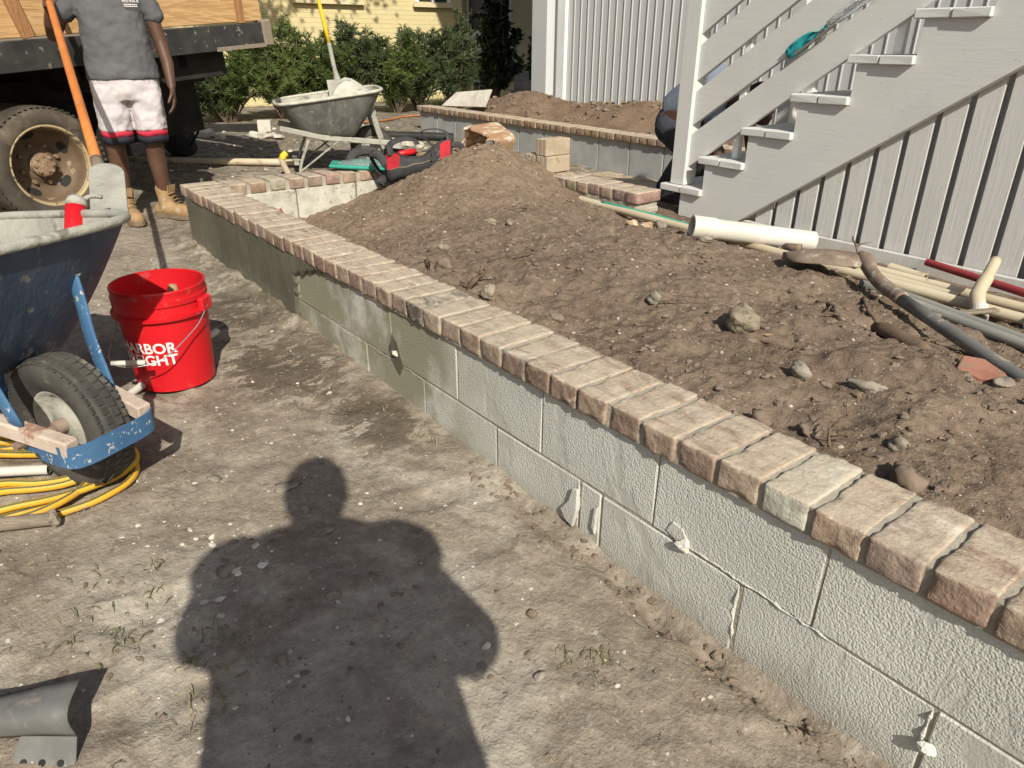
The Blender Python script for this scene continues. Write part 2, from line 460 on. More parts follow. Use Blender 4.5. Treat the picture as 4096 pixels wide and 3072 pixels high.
MAT['post'] = m_wood('stake wood', (.36, .19, .085), (.25, .125, .055), 14, (14, 14, .8))
MAT['oldwood'] = m_wood('weathered wood', (.26, .215, .16), (.18, .15, .115), 14, (1, 14, 14), .85, (.11, .09, .07))
MAT['pinkwood'] = simple('mortar caked handle wood', (.42, .33, .26), (.52, .44, .36), 9, .9, .5, 60, .006, stain=(.30, .17, .12), st=(.52, .62), sscale=12)
MAT['ash'] = m_wood('ash tool handle', (.40, .27, .16), (.30, .19, .11), 10, (14, 14, .8), .6)
MAT['orange'] = simple('orange shovel handle', (.58, .20, .05), (.50, .16, .04), 9, .5, .15, 60, .002, stain=(.44, .28, .16), st=(.62, .72), sscale=16)
MAT['yellow'] = simple('yellow fibreglass', (.72, .50, .03), (.66, .45, .03), 9, .45, .08, 60, .002, stain=(.62, .58, .44), st=(.62, .74), sscale=22)
MAT['hose'] = simple('yellow hose rubber', (.66, .38, .035), (.56, .31, .03), 8, .5, .12, 60, .002, stain=(.42, .30, .13), st=(.58, .7), sscale=13)
MAT['hosestripe'] = simple('hose stripe', (.06, .09, .05), (.09, .11, .06), 9, .5, 0)
MAT['blue'] = simple('chipped blue paint', (.045, .115, .225), (.065, .155, .28), 9, .5, .25, 50, .004, stain=(.42, .42, .38), st=(.605, .64), sscale=48)
MAT['greysteel'] = simple('scuffed grey steel', (.105, .107, .102), (.165, .16, .145), 9, .6, .3, 40, .004, stain=(.22, .195, .16), st=(.54, .78), sscale=24)
MAT['navy'] = simple('navy tray steel', (.045, .066, .110), (.068, .092, .135), 6, .6, .3, 14, .012, stain=(.22, .21, .18), st=(.57, .70), sscale=11, stretch=(2.4, 2.4, .4))
MAT['caked'] = simple('cement caked steel', (.27, .265, .23), (.38, .37, .315), 7, .92, .7, 40, .008, stain=(.17, .165, .14), st=(.55, .66), sscale=9)
MAT['greytray'] = simple('grey tray', (.115, .115, .105), (.18, .178, .16), 5, .7, .4, 16, .012, stain=(.27, .265, .235), st=(.52, .72), sscale=16, stretch=(2, 2, .5))
MAT['rubber'] = simple('dusty tyre rubber', (.038, .036, .032), (.075, .07, .06), 8, .85, .4, 50, .004, stain=(.16, .145, .115), st=(.55, .70), sscale=11)
MAT['truckrubber'] = simple('truck tyre rubber', (.045, .038, .030), (.085, .070, .052), 5, .85, .3, 40, .004, stain=(.13, .105, .075), st=(.54, .70), sscale=6)
MAT['truckrim'] = simple('rusty brown rim', (.105, .072, .045), (.15, .105, .065), 7, .65, .3, 50, .004, stain=(.30, .235, .14), st=(.60, .70), sscale=9)
MAT['truckriml'] = simple('chipped cream rim lip', (.42, .33, .185), (.34, .26, .14), 9, .6, .3, 50, .004, stain=(.10, .07, .045), st=(.54, .62), sscale=14)
MAT['hub'] = simple('rusty hub', (.28, .20, .12), (.16, .10, .06), 16, .8, .6, 60, .006, stain=(.40, .32, .22), st=(.56, .66), sscale=24)
MAT['blacksteel'] = simple('worn black steel', (.025, .026, .024), (.048, .048, .044), 7, .5, .3, 40, .004, stain=(.20, .185, .155), st=(.585, .66), sscale=16, stretch=(1, 2.2, 1))
MAT['under'] = simple('underbody', (.016, .015, .013), (.03, .027, .024), 7, .85, .2, 40, .004)
MAT['galv'] = simple('wire metal', (.5, .5, .48), (.6, .6, .57), 20, .35, 0, metal=.9)
MAT['rust'] = simple('rusty steel', (.16, .115, .085), (.24, .185, .14), 14, .8, .5, 60, .005, stain=(.34, .30, .25), st=(.56, .66), sscale=20)
MAT['redplastic'] = simple('red plastic', (.60, .012, .018), (.52, .010, .016), 4, .42, .12, 30, .003, stain=(.46, .13, .11), st=(.58, .78), sscale=15, spec=.35)
MAT['redpipe'] = simple('dull red pipe', (.30, .045, .05), (.25, .035, .04), 6, .5, .05, 40, .002)
MAT['white'] = simple('white print', (.80, .76, .74), (.74, .68, .66), 30, .5, 0)
MAT['pvc'] = simple('white pvc', (.60, .575, .51), (.53, .50, .425), 3, .4, .06, 30, .002, stain=(.42, .34, .24), st=(.64, .80), sscale=7)
MAT['pvcold'] = simple('yellowed pvc', (.54, .475, .345), (.46, .385, .265), 4, .55, .1, 40, .002, stain=(.25, .185, .115), st=(.58, .72), sscale=8)
MAT['conduit'] = simple('grey conduit', (.205, .205, .185), (.27, .265, .235), 4, .6, .1, 40, .002, stain=(.36, .33, .27), st=(.58, .7), sscale=8)
MAT['greyhandle'] = simple('grey pole', (.115, .118, .112), (.165, .165, .15), 6, .55, .1, 40, .002, stain=(.33, .29, .22), st=(.585, .67), sscale=12, stretch=(1, 1, 1))
MAT['green'] = simple('green plastic', (.03, .26, .19), (.04, .32, .23), 8, .4, .05, 30, .002)
MAT['teal'] = simple('teal plastic film', (.02, .24, .26), (.03, .32, .34), 9, .3, .3, 18, .01)
MAT['bagblack'] = simple('black canvas', (.026, .026, .028), (.055, .053, .053), 7, .85, .35, 160, .002, stain=(.15, .135, .115), st=(.60, .74), sscale=11)
MAT['bagred'] = simple('red canvas', (.42, .02, .03), (.34, .018, .026), 9, .8, .3, 160, .002)
MAT['clay'] = simple('clay flue tile', (.40, .27, .155), (.30, .175, .10), 6, .85, .3, 40, .004, stain=(.52, .46, .36), st=(.52, .64), sscale=8, stretch=(.6, 3, 1))
MAT['root'] = simple('dry root', (.11, .075, .05), (.16, .115, .08), 20, .9, .5, 80, .004)
MAT['skin'] = simple('skin', (.085, .042, .026), (.105, .054, .034), 9, .5, .08, 90, .002, spec=.4)
MAT['skin2'] = simple('skin light', (.30, .15, .10), (.35, .18, .12), 9, .5, .08, 90, .002, spec=.4)
MAT['hair'] = simple('dark hair', (.012, .010, .009), (.02, .017, .015), 40, .7, .6, 90, .006)
MAT['tee'] = simple('charcoal cotton', (.090, .092, .098), (.115, .116, .120), 5, .9, .35, 11, .016, stain=(.16, .155, .145), st=(.66, .76), sscale=10)
MAT['tee2'] = simple('blue grey cotton', (.17, .20, .25), (.21, .24, .29), 5, .9, .3, 9, .02)
MAT['shorts'] = simple('pale shorts cotton', (.47, .435, .445), (.53, .49, .50), 5, .9, .4, 9, .018, stain=(.46, .40, .36), st=(.62, .74), sscale=8)
MAT['shortsred'] = simple('red band', (.42, .025, .05), (.46, .03, .055), 9, .85, .2, 40, .004)
MAT['shortsblack'] = simple('dark navy band', (.014, .016, .026), (.022, .024, .034), 9, .85, .2, 40, .004)
MAT['jeans'] = simple('dark work trousers', (.03, .032, .04), (.05, .052, .06), 9, .9, .3, 16, .012)
MAT['sock'] = simple('white sock', (.70, .69, .66), (.62, .60, .56), 20, .9, .4, 120, .004)
MAT['boot'] = simple('tan boot leather', (.36, .235, .115), (.28, .175, .085), 13, .75, .4, 34, .008, stain=(.42, .36, .28), st=(.58, .7), sscale=16)
MAT['bootsole'] = simple('boot sole', (.16, .115, .075), (.21, .16, .11), 16, .85, .3, 60, .004)
MAT['phone'] = simple('dark phone', (.02, .02, .022), (.025, .025, .028), 5, .3, 0)
MAT['glass'] = simple('dark window glass', (.020, .024, .026), (.032, .036, .038), 2, .08, 0, spec=.6)
def m_yellowbrick():
    t = NT('cream painted brick'); P = t.geo.outputs['Position']
    mp = t.n.new('ShaderNodeMapping'); mp.inputs['Rotation'].default_value = (0, R(90), R(90)); t.L(P, mp.inputs[0])
    b = t.n.new('ShaderNodeTexBrick'); b.inputs['Scale'].default_value = 1.0
    b.inputs['Brick Width'].default_value = .22; b.inputs['Row Height'].default_value = .072; b.inputs['Mortar Size'].default_value = .006
    cx = t.n.new('ShaderNodeCombineXYZ'); s = t.sep(P); t.L(s[1], cx.inputs[0]); t.L(s[2], cx.inputs[1]); t.L(cx.outputs[0], b.inputs['Vector'])
    b.inputs['Color1'].default_value = (.62, .53, .29, 1); b.inputs['Color2'].default_value = (.60, .51, .27, 1); b.inputs['Mortar'].default_value = (.56, .48, .26, 1)
    nm = t.bump(t.math('SUBTRACT', 1, b.outputs['Fac']), .6, .01)
    return t.done(b.outputs['Color'], .8, nm)
MAT['yellowbrick'] = m_yellowbrick()
MAT['cream'] = simple('cream trim', (.66, .58, .36), (.60, .52, .31), 3, .7, .1, 40, .003)
MAT['roof'] = simple('roof shingle', (.12, .11, .10), (.17, .155, .14), 9, .9, .5, 60, .01)
def m_leaf(name, a, b, tr=.25):
    t = NT(name); r = t.noise(1.1, 3, .5, t.geo.outputs['Position'])
    col = t.mix(t.step(r, .35, .65), a, b)
    t.b.inputs['Transmission Weight'].default_value = 0
    t.b.inputs['Subsurface Weight'].default_value = 0
    m = t.done(col, .45, None, spec=.4)
    tl = t.n.new('ShaderNodeBsdfTranslucent'); t.L(col, tl.inputs['Color'])
    ms = t.n.new('ShaderNodeMixShader'); ms.inputs[0].default_value = tr
    t.L(t.b.outputs[0], ms.inputs[1]); t.L(tl.outputs[0], ms.inputs[2]); t.L(ms.outputs[0], t.out.inputs['Surface'])
    return m
MAT['leaf1'] = m_leaf('fine evergreen leaf', (.070, .105, .026), (.125, .165, .045))
MAT['leaf2'] = m_leaf('dull evergreen leaf', (.058, .085, .034), (.10, .130, .054))
MAT['leafdark'] = m_leaf('glossy dark leaf', (.012, .022, .010), (.022, .036, .016), .1)
MAT['leafhedge'] = m_leaf('hedge leaf', (.045, .085, .018), (.075, .12, .03))
MAT['grass'] = m_leaf('grass blade', (.14, .15, .065), (.22, .215, .10), .3)
MAT['lawn'] = simple('lawn', (.10, .13, .03), (.16, .19, .05), 4, .95, .8, 60, .02)
MAT['bark'] = simple('bark', (.10, .075, .05), (.16, .12, .085), 9, .9, .8, 26, .02, stretch=(3, 3, .6))
MAT['paver'] = simple('concrete paver', (.33, .265, .185), (.43, .35, .25), 9, .92, .4, 90, .003, stain=(.25, .19, .13), st=(.55, .68), sscale=10)
MAT['debris'] = simple('pale rubble', (.48, .44, .37), (.62, .58, .50), 9, .95, .6, 40, .01)
MAT['blackpipe'] = simple('black pipe', (.02, .02, .02), (.035, .033, .03), 6, .6, .1, 40, .002)
MAT['orangecord'] = simple('orange cord', (.42, .17, .05), (.36, .14, .05), 6, .6, 0)
def m_film():
    t = NT('clear film'); t.b.inputs['Transmission Weight'].default_value = .85; t.b.inputs['IOR'].default_value = 1.15
    return t.done((.85, .88, .88), .12, t.bump(t.noise(22, 4, .6), .5, .01), spec=.6)
MAT['film'] = m_film()
# ---------------------------------------------------------------- terrain
def g_base(X, Y):
    X = np.asarray(X, float); Y = np.asarray(Y, float)
    g = -.02 - .029 * X - .012 * np.maximum(Y - 1, 0)
    return np.clip(g, -.12, .25 - .012 * np.clip(Y - 1, 0, 6))
_fr = random.Random(9)
FOOT = [(_fr.uniform(-4.0, -.4), _fr.uniform(-.5, .95), _fr.uniform(0, 6.28)) for _ in range(26)]
def h_ground(X, Y):
    X = np.asarray(X, float); Y = np.asarray(Y, float)
    z = g_base(X, Y)
    z = z + .020 * fbm(X * .9, Y * .9, 3, 3) + .014 * fbm(X * 3.1, Y * 3.1, 11, 4, .55) + .010 * fbm(X * 14, Y * 14, 21, 4, .6)
    # shallow dug edge along the foot of the long wall
    e = np.exp(-((Y - 1.06) / .05) ** 2) * np.clip((X + 1.45) / .3, 0, 1) * np.clip((2 - X), 0, 1)
    z = z - .045 * e * (1 + 1.2 * fbm(X * 9, Y * 9, 31, 3))
    e2 = np.exp(-((Y - 1.05) / .07) ** 2) * np.clip((-2.0 - X) / .5, 0, 1) * np.clip((X + 4.6) / .2, 0, 1)
    z = z + .022 * e2 * (1 + 1.5 * fbm(X * 12, Y * 12, 33, 3))
    for fx, fy, fa in FOOT:
        u = (X - fx) * math.cos(fa) + (Y - fy) * math.sin(fa); v = -(X - fx) * math.sin(fa) + (Y - fy) * math.cos(fa)
        e = (u / .135) ** 4 + (v / .048) ** 4
        z = z - .009 * np.exp(-e) + .004 * np.exp(-(np.sqrt(np.maximum(e, 0)) - 1.6) ** 2 * 2)
    # keep the sheet under the beds and the paving
    inside = (X > -4.45) & (X < 3) & (Y > 1.16) & (Y < 7)
    z = np.where(inside, np.minimum(z, g_base(X, Y) - .03), z)
    return z
CP = np.array([(-4.3,1.4,.15),(-4.3,1.8,.185),(-4.3,2.2,.27),(-4.3,2.6,.37),(-4.3,3.0,.38),(-3.9,1.35,.17),(-3.9,1.8,.28),(-3.9,2.2,.38),
 (-3.85,2.5,.47),(-3.74,2.8,.56),(-4.05,3.0,.38),(-3.62,2.66,.84),(-3.45,2.5,.57),(-3.4,2.95,.37),(-3.28,2.7,.43),(-3.12,2.7,.365),(-3.1,2.98,.295),(-3.25,3.0,.31),
 (-3.4,1.4,.25),(-3.3,1.8,.37),(-3.3,2.2,.455),(-3.0,1.4,.30),(-3.0,1.8,.375),(-3.0,2.3,.405),(-2.5,1.4,.345),(-2.5,1.9,.39),(-2.5,2.4,.375),(-2.5,2.95,.295),
 (-2,1.4,.355),(-2,2,.40),(-2,2.5,.37),(-2,3.1,.275),(-1.5,1.4,.36),(-1.5,2,.405),(-1.5,2.5,.36),(-1.4,3.1,.27),(-1,1.4,.355),(-1,1.9,.395),(-1,2.4,.335),(-1,3.1,.265),
 (-.5,1.4,.355),(-.5,2,.375),(-.5,2.5,.30),(-.5,3.1,.26),(.3,1.4,.35),(.3,2,.36),(.3,2.6,.29),(.3,3.1,.26)])
def h_soil(X, Y):
    X = np.asarray(X, float); Y = np.asarray(Y, float); n = 0; d = 0
    for cx, cy, cz in CP:
        w = np.exp(-((X - cx) ** 2 + (Y - cy) ** 2) / (2 * .21 ** 2)) + 1e-9; n = n + w * cz; d = d + w
    z = n / d
    amp = np.clip((Y - 1.27) / .12, .25, 1) * np.clip((3.28 - Y) / .3, .3, 1)
    return z + amp * (.034 * fbm(X * 2.6, Y * 2.6, 5, 3) + .026 * fbm(X * 7, Y * 7, 41, 5, .62) + .016 * fbm(X * 17, Y * 17, 51, 3, .6) + .010 * np.abs(fbm(X * 46, Y * 46, 57, 2, .6)) - .001)
def gz(x, y): return float(h_ground(np.array([x]), np.array([y]))[0])
def sz(x, y): return float(h_soil(np.array([x]), np.array([y]))[0])
def seg(*a):
    out = []
    for lo, hi, st in a: out += list(np.arange(lo, hi, st))
    return np.array(out + [a[-1][1]])
gx = seg((-120, -30, 15), (-30, -14, 1.6), (-14, -5, .07), (-5, .3, .0145), (.3, 1.5, .06), (1.5, 6, .5), (6, 60, 9))
gy = seg((-80, -8, 8), (-8, -1.2, .3), (-1.2, 1.2, .0145), (1.2, 8.6, .075), (8.6, 14, .3), (14, 90, 9))
ground = grid_mesh('ground', gx, gy, h_ground, MAT['earth'])
soil = grid_mesh('planter_soil', np.arange(-4.36, .8, .0095), np.arange(1.24, 3.40, .0095), h_soil, MAT['soil'])
def h_far(X, Y):
    z = .32 + .20 * np.exp(-((X + 7.3) / .75) ** 2 - ((Y - 5.95) / .4) ** 2) + .20 * np.exp(-((X + 5.45) / .7) ** 2 - ((Y - 5.95) / .4) ** 2) + .13 * np.exp(-((Y - 6.2) / .5) ** 2)
    return z + .06 * fbm(X * 2.6, Y * 2.6, 61, 4, .55) + .02 * fbm(X * 12, Y * 12, 62, 3)
far_soil = grid_mesh('far_bed_soil', np.arange(-8.2, -1.4, .05), np.arange(5.05, 6.75, .04), h_far, MAT['soil_far'])

# scattered grit and clods (nobody could count them)
def scatter(name, mat, n, xr, yr, hf, smin, smax, seed, flat=.6, pw=2.5, dens=None, low=False):
    rs = np.random.RandomState(seed); b = MB(); rr = random.Random(seed)
    X = rs.uniform(*xr, n * 3); Y = rs.uniform(*yr, n * 3)
    keep = np.ones(n * 3, bool) if dens is None else (rs.rand(n * 3) < dens(X, Y))
    X = X[keep][:n]; Y = Y[keep][:n]; Z = hf(X, Y); S = smin + (smax - smin) * rs.rand(len(X)) ** pw
    for x, y, z, s in zip(X, Y, Z, S):
        if low or s < .006:
            a = rr.uniform(0, 6.28); k = [rr.uniform(.6, 1.2) for _ in range(6)]
            c, q = math.cos(a) * s, math.sin(a) * s; h = s * flat
            vs = [(x + c * k[0], y + q * k[0], z), (x - q * k[1], y + c * k[1], z), (x - c * k[2], y - q * k[2], z), (x + q * k[3], y - c * k[3], z), (x, y, z + h * k[4]), (x, y, z - h)]
            b.add(vs, [(0, 1, 4), (1, 2, 4), (2, 3, 4), (3, 0, 4), (1, 0, 5), (2, 1, 5), (3, 2, 5), (0, 3, 5)])
        else:
            b.rock((x, y, z + s * flat * .1), (s, s * rr.uniform(.6, 1), s * flat), rr.randint(0, 10 ** 6), 7, 5, .34, rr.uniform(0, 6.28))
    return b.build(name, mat, kind='stuff', smooth=False)
dn = lambda X, Y: np.clip(.25 + 1.6 * (fbm(X * 1.6, Y * 1.6, 71, 3) + .15), .06, 1)
tag(scatter('gravel', MAT['pebble'], 4600, (-4.6, 0), (-1.0, 1.04), h_ground, .0012, .0068, 1, .55, 5.5, dn), 'pale grit strewn over the trodden earth', 'gravel', kind='stuff')
tag(scatter('soil_clods', MAT['clod'], 4200, (-4.5, 0), (-1.0, 1.08), h_ground, .002, .011, 2, .4, 4.5), 'small earth clods on the yard', 'soil', kind='stuff')
tag(scatter('wall_foot_clods', MAT['clod'], 420, (-1.5, .1), (1.0, 1.09), h_ground, .002, .013, 3, .55, 3.0), 'broken earth heaped at the foot of the block wall', 'soil', kind='stuff')
tag(scatter('bed_clods', MAT['clod'], 7500, (-4.2, .3), (1.30, 3.15), h_soil, .002, .015, 4, .5, 4.2), 'earth clods over the planter soil', 'soil', kind='stuff')
tag(scatter('bed_crumbs', MAT['clod'], 9000, (-4.2, .3), (1.28, 3.2), h_soil, .0015, .006, 14, .8, 2.0, None, True), 'fine crumbs of planter soil', 'soil', kind='stuff')
tag(scatter('yard_crumbs', MAT['clod'], 7000, (-3.2, 0), (-.8, 1.08), h_ground, .001, .0042, 15, .8, 2.0, None, True), 'fine crumbs of yard earth', 'soil', kind='stuff')
tag(scatter('bed_grit', MAT['pebble'], 2600, (-4.2, .3), (1.30, 3.1), h_soil, .0015, .0075, 5, .55, 5.0), 'pale grit in the planter soil', 'gravel', kind='stuff')
tag(scatter('yard_litter', MAT['debris'], 260, (-9.5, -4.7), (1.4, 4.7), h_ground, .006, .035, 6, .4, 3.5), 'pale rubble crumbs over the far yard', 'rubble', kind='stuff')
tag(scatter('far_clods', MAT['clod'], 2600, (-10, -4.7), (-1.5, 5.0), h_ground, .005, .025, 8, .5, 3.0), 'earth clods over the far yard', 'soil', kind='stuff')
tag(scatter('plaster_crumbs', MAT['debris'], 260, (-2.2, -1.1), (-.2, .75), h_ground, .003, .014, 9, .35, 3.5, lambda X, Y: np.exp(-(((X + 1.62) / .22) ** 2 + ((Y - .32 - .25 * (X + 1.6)) / .10) ** 2)) + np.exp(-(((X + 1.45) / .12) ** 2 + ((Y - .2) / .08) ** 2))), 'dry plaster crumbs on the pale patch of yard', 'rubble', kind='stuff')
tag(scatter('far_bed_clods', MAT['clod'], 1100, (-8.1, -2.5), (5.12, 6.4), h_far, .006, .04, 16, .6, 3.0), 'earth clods on the far bed', 'soil', kind='stuff')
# grass tufts
def tufts(spots):
    b = MB(); rr = random.Random(5)
    for (x, y, n, L, sp) in spots:
        n = int(n * .8); L *= .72
        for k in range(n):
            bx = x + rr.gauss(0, sp); by = y + rr.gauss(0, sp); bz = gz(bx, by) - .004
            a = rr.uniform(0, 6.28); ln = L * rr.uniform(.5, 1.2); w = .0013 * rr.uniform(.7, 1.4); le = rr.uniform(.45, 1.2)
            d = Vector((math.cos(a), math.sin(a), 0)); q = Vector((-d.y, d.x, 0)) * w; p = Vector((bx, by, bz))
            m1 = p + d * ln * .35 * le + Vector((0, 0, ln * .45)); m2 = p + d * ln * .75 * le + Vector((0, 0, ln * .55)); e = p + d * ln * 1.05 * le + Vector((0, 0, ln * (.5 - .3 * le)))
            b.add([p - q, p + q, m1 - q, m1 + q, m2 - q * .7, m2 + q * .7, e], [(0, 1, 3, 2), (2, 3, 5, 4), (4, 5, 6)])
    return b.build('grass', MAT['grass'], kind='stuff')
GT = [(-1.62, .165, 14, .05, .012), (-1.66, .05, 12, .05, .02), (-1.50, .12, 9, .045, .02), (-1.50, .0, 16, .05, .035), (-1.42, .02, 16, .045, .03), (-1.40, .09, 12, .045, .03), (-1.47, -.06, 10, .04, .025),
      (-1.265, .145, 26, .042, .010), (-1.30, .21, 14, .05, .02), (-1.19, .20, 16, .05, .03), (-1.26, .27, 10, .05, .03), (-1.12, .17, 12, .045, .025), (-1.10, .06, 9, .045, .035), (-1.13, .1, 7, .05, .03),
      (-.80, .78, 16, .05, .02), (-.76, .83, 18, .05, .018), (-.72, .80, 10, .045, .02), (-1.78, 1.02, 10, .05, .015), (-2.0, 1.0, 14, .04, .012), (-1.72, 1.05, 8, .06, .02), (-4.2, .55, 30, .03, .12), (-4.35, .75, 30, .03, .12), (-1.35, -.16, 12, .05, .03)]
tag(tufts(GT), 'sparse weedy grass tufts on the bare yard', 'grass', kind='stuff')

# ---------------------------------------------------------------- garden walls of blocks capped with bricks
WY, ZT, HB, ZB = 1.102, .424, .053, .160
BR = [(.36, .265, .195), (.39, .29, .215), (.31, .22, .165), (.42, .325, .24), (.36, .28, .215), (.29, .21, .16), (.43, .345, .26), (.35, .25, .19), (.32, .225, .17)]
def near_brick_mesh(name, L, Wd, Hh, seed, n=(7, 13, 5), amp=.0022):
    """brick with worn arrises: a gridded box pulled in at its edges and roughened"""
    nx, ny, nz = n; r = random.Random(seed); vid = {}; vs = []; fs = []
    ox, oy = r.uniform(0, 90), r.uniform(0, 90)
    def ed(i, n, s):
        if i in (0, n): return -1.0 if i == 0 else 1.0
        e = .009 / s
        return -1 + e + (2 - 2 * e) * (i - 1) / (n - 2) if n > 2 else 0.0
    def vert(i, j, k):
        if (i, j, k) in vid: return vid[i, j, k]
        u, v, w = ed(i, nx, L), ed(j, ny, Wd), ed(k, nz, Hh)
        x, y, z = u * L / 2, v * Wd / 2, w * Hh / 2
        rr = .0045
        def pull(a, h):
            return max(0.0, abs(a) - (h - rr))
        px, py, pz = pull(x, L / 2), pull(y, Wd / 2), pull(z, Hh / 2)
        s = [px, py, pz]; ln = math.sqrt(px * px + py * py + pz * pz)
        if ln > rr:
            kf = rr / ln
            x -= math.copysign(px * (1 - kf), x); y -= math.copysign(py * (1 - kf), y); z -= math.copysign(pz * (1 - kf), z)
        nn = float(fbm(np.array([x * 45 + ox + z * 31]), np.array([y * 45 + oy + z * 17]), 3, 3, .6)[0])
        edge = (abs(u) > .99) + (abs(v) > .99) + (abs(w) > .99)
        am = amp * (1 + .9 * (edge > 1))
        d = Vector((u * (abs(u) > .99), v * (abs(v) > .99), w * (abs(w) > .99)))
        if d.length > 0: d.normalize()
        x += d.x * nn * am * 2; y += d.y * nn * am * 2; z += d.z * nn * am * 2
        vid[i, j, k] = len(vs); vs.append((x, y, z)); return vid[i, j, k]
    def quad(f, a, b):
        for p in range(a):
            for q in range(b): fs.append(tuple(vert(*f(p + e, q + g)) for e, g in ((0, 0), (1, 0), (1, 1), (0, 1))))
    # keep edge loops close to the borders
    quad(lambda p, q: (p, q, nz), nx, ny); quad(lambda p, q: (q, p, 0), ny, nx)
    quad(lambda p, q: (p, 0, q), nx, nz); quad(lambda p, q: (q, ny, p), nz, nx)
    quad(lambda p, q: (nx, p, q), ny, nz); quad(lambda p, q: (0, q, p), nz, ny)
    me = bpy.data.meshes.new(name); me.from_pydata(vs, [], fs)
    me.polygons.foreach_set('use_smooth', [True] * len(fs)); me.update(); return me
def place(me, name, mat, parent, loc, rz=0, rx=0, ry=0, color=None):
    if not me.materials: me.materials.append(mat)
    o = bpy.data.objects.new(name, me); COL.objects.link(o); o.parent = parent
    o.location = loc; o.rotation_euler = (rx, ry, rz)
    if color: o.color = (*color, 1)
    return o
BK_NEAR = [near_brick_mesh('brick', .0905, .20, HB + .008, 100 + k, (9, 15, 7), .0021) for k in range(6)]
BK_MID = [near_brick_mesh('brick', .0905, .20, HB + .008, 200 + k, (5, 7, 4), .0013) for k in range(4)]
pw = empty('planter_wall', (0, 0, 0), 0, 'long low block wall with brick cap running from lower right to the far corner, half plastered', 'wall')
x = -4.535 + .0465; i = 0; rb = random.Random(21)
while x < .75:
    near = x > -2.9
    me = rb.choice(BK_NEAR if near else BK_MID)
    c = rb.choice(BR); f = rb.uniform(.88, 1.12); c = tuple(v * f for v in c)
    if abs(x + .54) < .05: c = (.60, .60, .50)           # the brick fully smeared with pale mortar
    if abs(x + 1.93) < .05: c = (.15, .135, .115)
    if abs(x + .33) < .06: c = (.37, .285, .235)
    place(me, 'brick', MAT['brick'], pw, (x, WY - .014 + .10 + rb.uniform(-.003, .003), ZT - (HB + .008) / 2 + rb.uniform(-.002, .003)), rz=rb.choice((0, math.pi)) + rb.uniform(-.022, .022), rx=rb.uniform(-.018, .018), ry=rb.uniform(-.015, .015), color=c)
    x += .1032 + rb.uniform(-.0035, .0035) if x < -2.6 else .1032; i += 1
pale = [o for o in pw.children if o.name.startswith('brick') and abs(o.location.x + .54) < .06]
# return leg of the wall at the far end
y = 1.36
while y < 3.2:
    c = rb.choice(BR); c = tuple(v * rb.uniform(.9, 1.1) for v in c)
    place(rb.choice(BK_MID), 'brick', MAT['brick'], pw, (-4.435, y, ZT - .0305 + rb.uniform(-.003, .003)), rz=math.pi / 2 + rb.uniform(-.03, .03), color=c); y += .118
# bed mortar under and between the cap bricks
b = MB()
rj = random.Random(5)
xs = np.arange(-4.52, .8, .02)
def mortar_strip(b, xs, y0, y1, z0, ztop, seed, wob=.003, axis='x'):
    P = []
    for k, xx in enumerate(xs):
        w = float(fbm(np.array([xx * 25]), np.array([seed * 3.1]), seed, 3)[0]) * wob
        P.append((xx, w))
    vs = []; fs = []
    for (xx, w) in P:
        for (yy, zz) in ((y0 - w, z0), (y0 - w, ztop + w), (y1 + w, ztop + w), (y1 + w, z0)):
            vs.append((xx, yy, zz) if axis == 'x' else (yy, xx, zz))
    for k in range(len(P) - 1):
        for q in range(4): fs.append((k * 4 + q, k * 4 + (q + 1) % 4, k * 4 + 4 + (q + 1) % 4, k * 4 + 4 + q))
    fs.append((0, 1, 2, 3)); fs.append(tuple((len(P) - 1) * 4 + q for q in (3, 2, 1, 0)))
    b.add(vs, fs)
mortar_strip(b, xs, WY - .008, WY + .18, ZT - HB - .012, ZT - .0038, 3)
mortar_strip(b, np.arange(1.3, 3.24, .03), -4.52, -4.345, ZT - HB - .012, ZT - .009, 4, axis='y')
b.build('mortar', MAT['mortar'], pw, smooth=False)
# blocks, two courses, and the core mortar set back between them
def block(parent, x0, x1, y0, y1, z0, z1, mat, ch=.0028, name='concrete_block'):
    b = MB(); b.box(x0, x1, y0, y1, z0, z1, ch, None, .0015); return b.build(name, mat, parent)
up_j = [-4.46, -4.12, -3.72, -3.31, -2.905, -2.498, -2.093, -1.688, -1.283, -.878, -.473, -.068, .337, .74]
lo_j = [-4.46, -3.92, -3.51, -3.105, -2.70, -2.295, -1.89, -1.487, -1.125, -1.045, -.632, -.236, .17, .58, .74]
for a, c in zip(up_j[:-1], up_j[1:]): block(pw, a + .0022, c - .0022, WY + rb.uniform(0, .0015), WY + .155, ZB + .003, ZT - HB - .012, MAT['block'])
for k, (a, c) in enumerate(zip(lo_j[:-1], lo_j[1:])):
    gap = .006 if k in (9, 10, 7, 8) else .003
    block(pw, a + gap, c - .003, WY + rb.uniform(-.001, .0015), WY + .155, -.16, ZB - .004, MAT['block'])
b = MB(); b.box(-4.45, .74, WY + .0035, WY + .15, -.15, ZT - HB - .01); b.build('joint_mortar', MAT['mortar'], pw)
yj = [1.262, 1.70, 2.10, 2.50, 2.9, 3.24]
for a, c in zip(yj[:-1], yj[1:]):
    block(pw, -4.485, -4.33, a + .004, c - .004, ZB + .004, ZT - HB - .012, MAT['mortarpale'])
    block(pw, -4.485, -4.332, a + .004, c - .004, -.05, ZB - .004, MAT['mortarpale'])
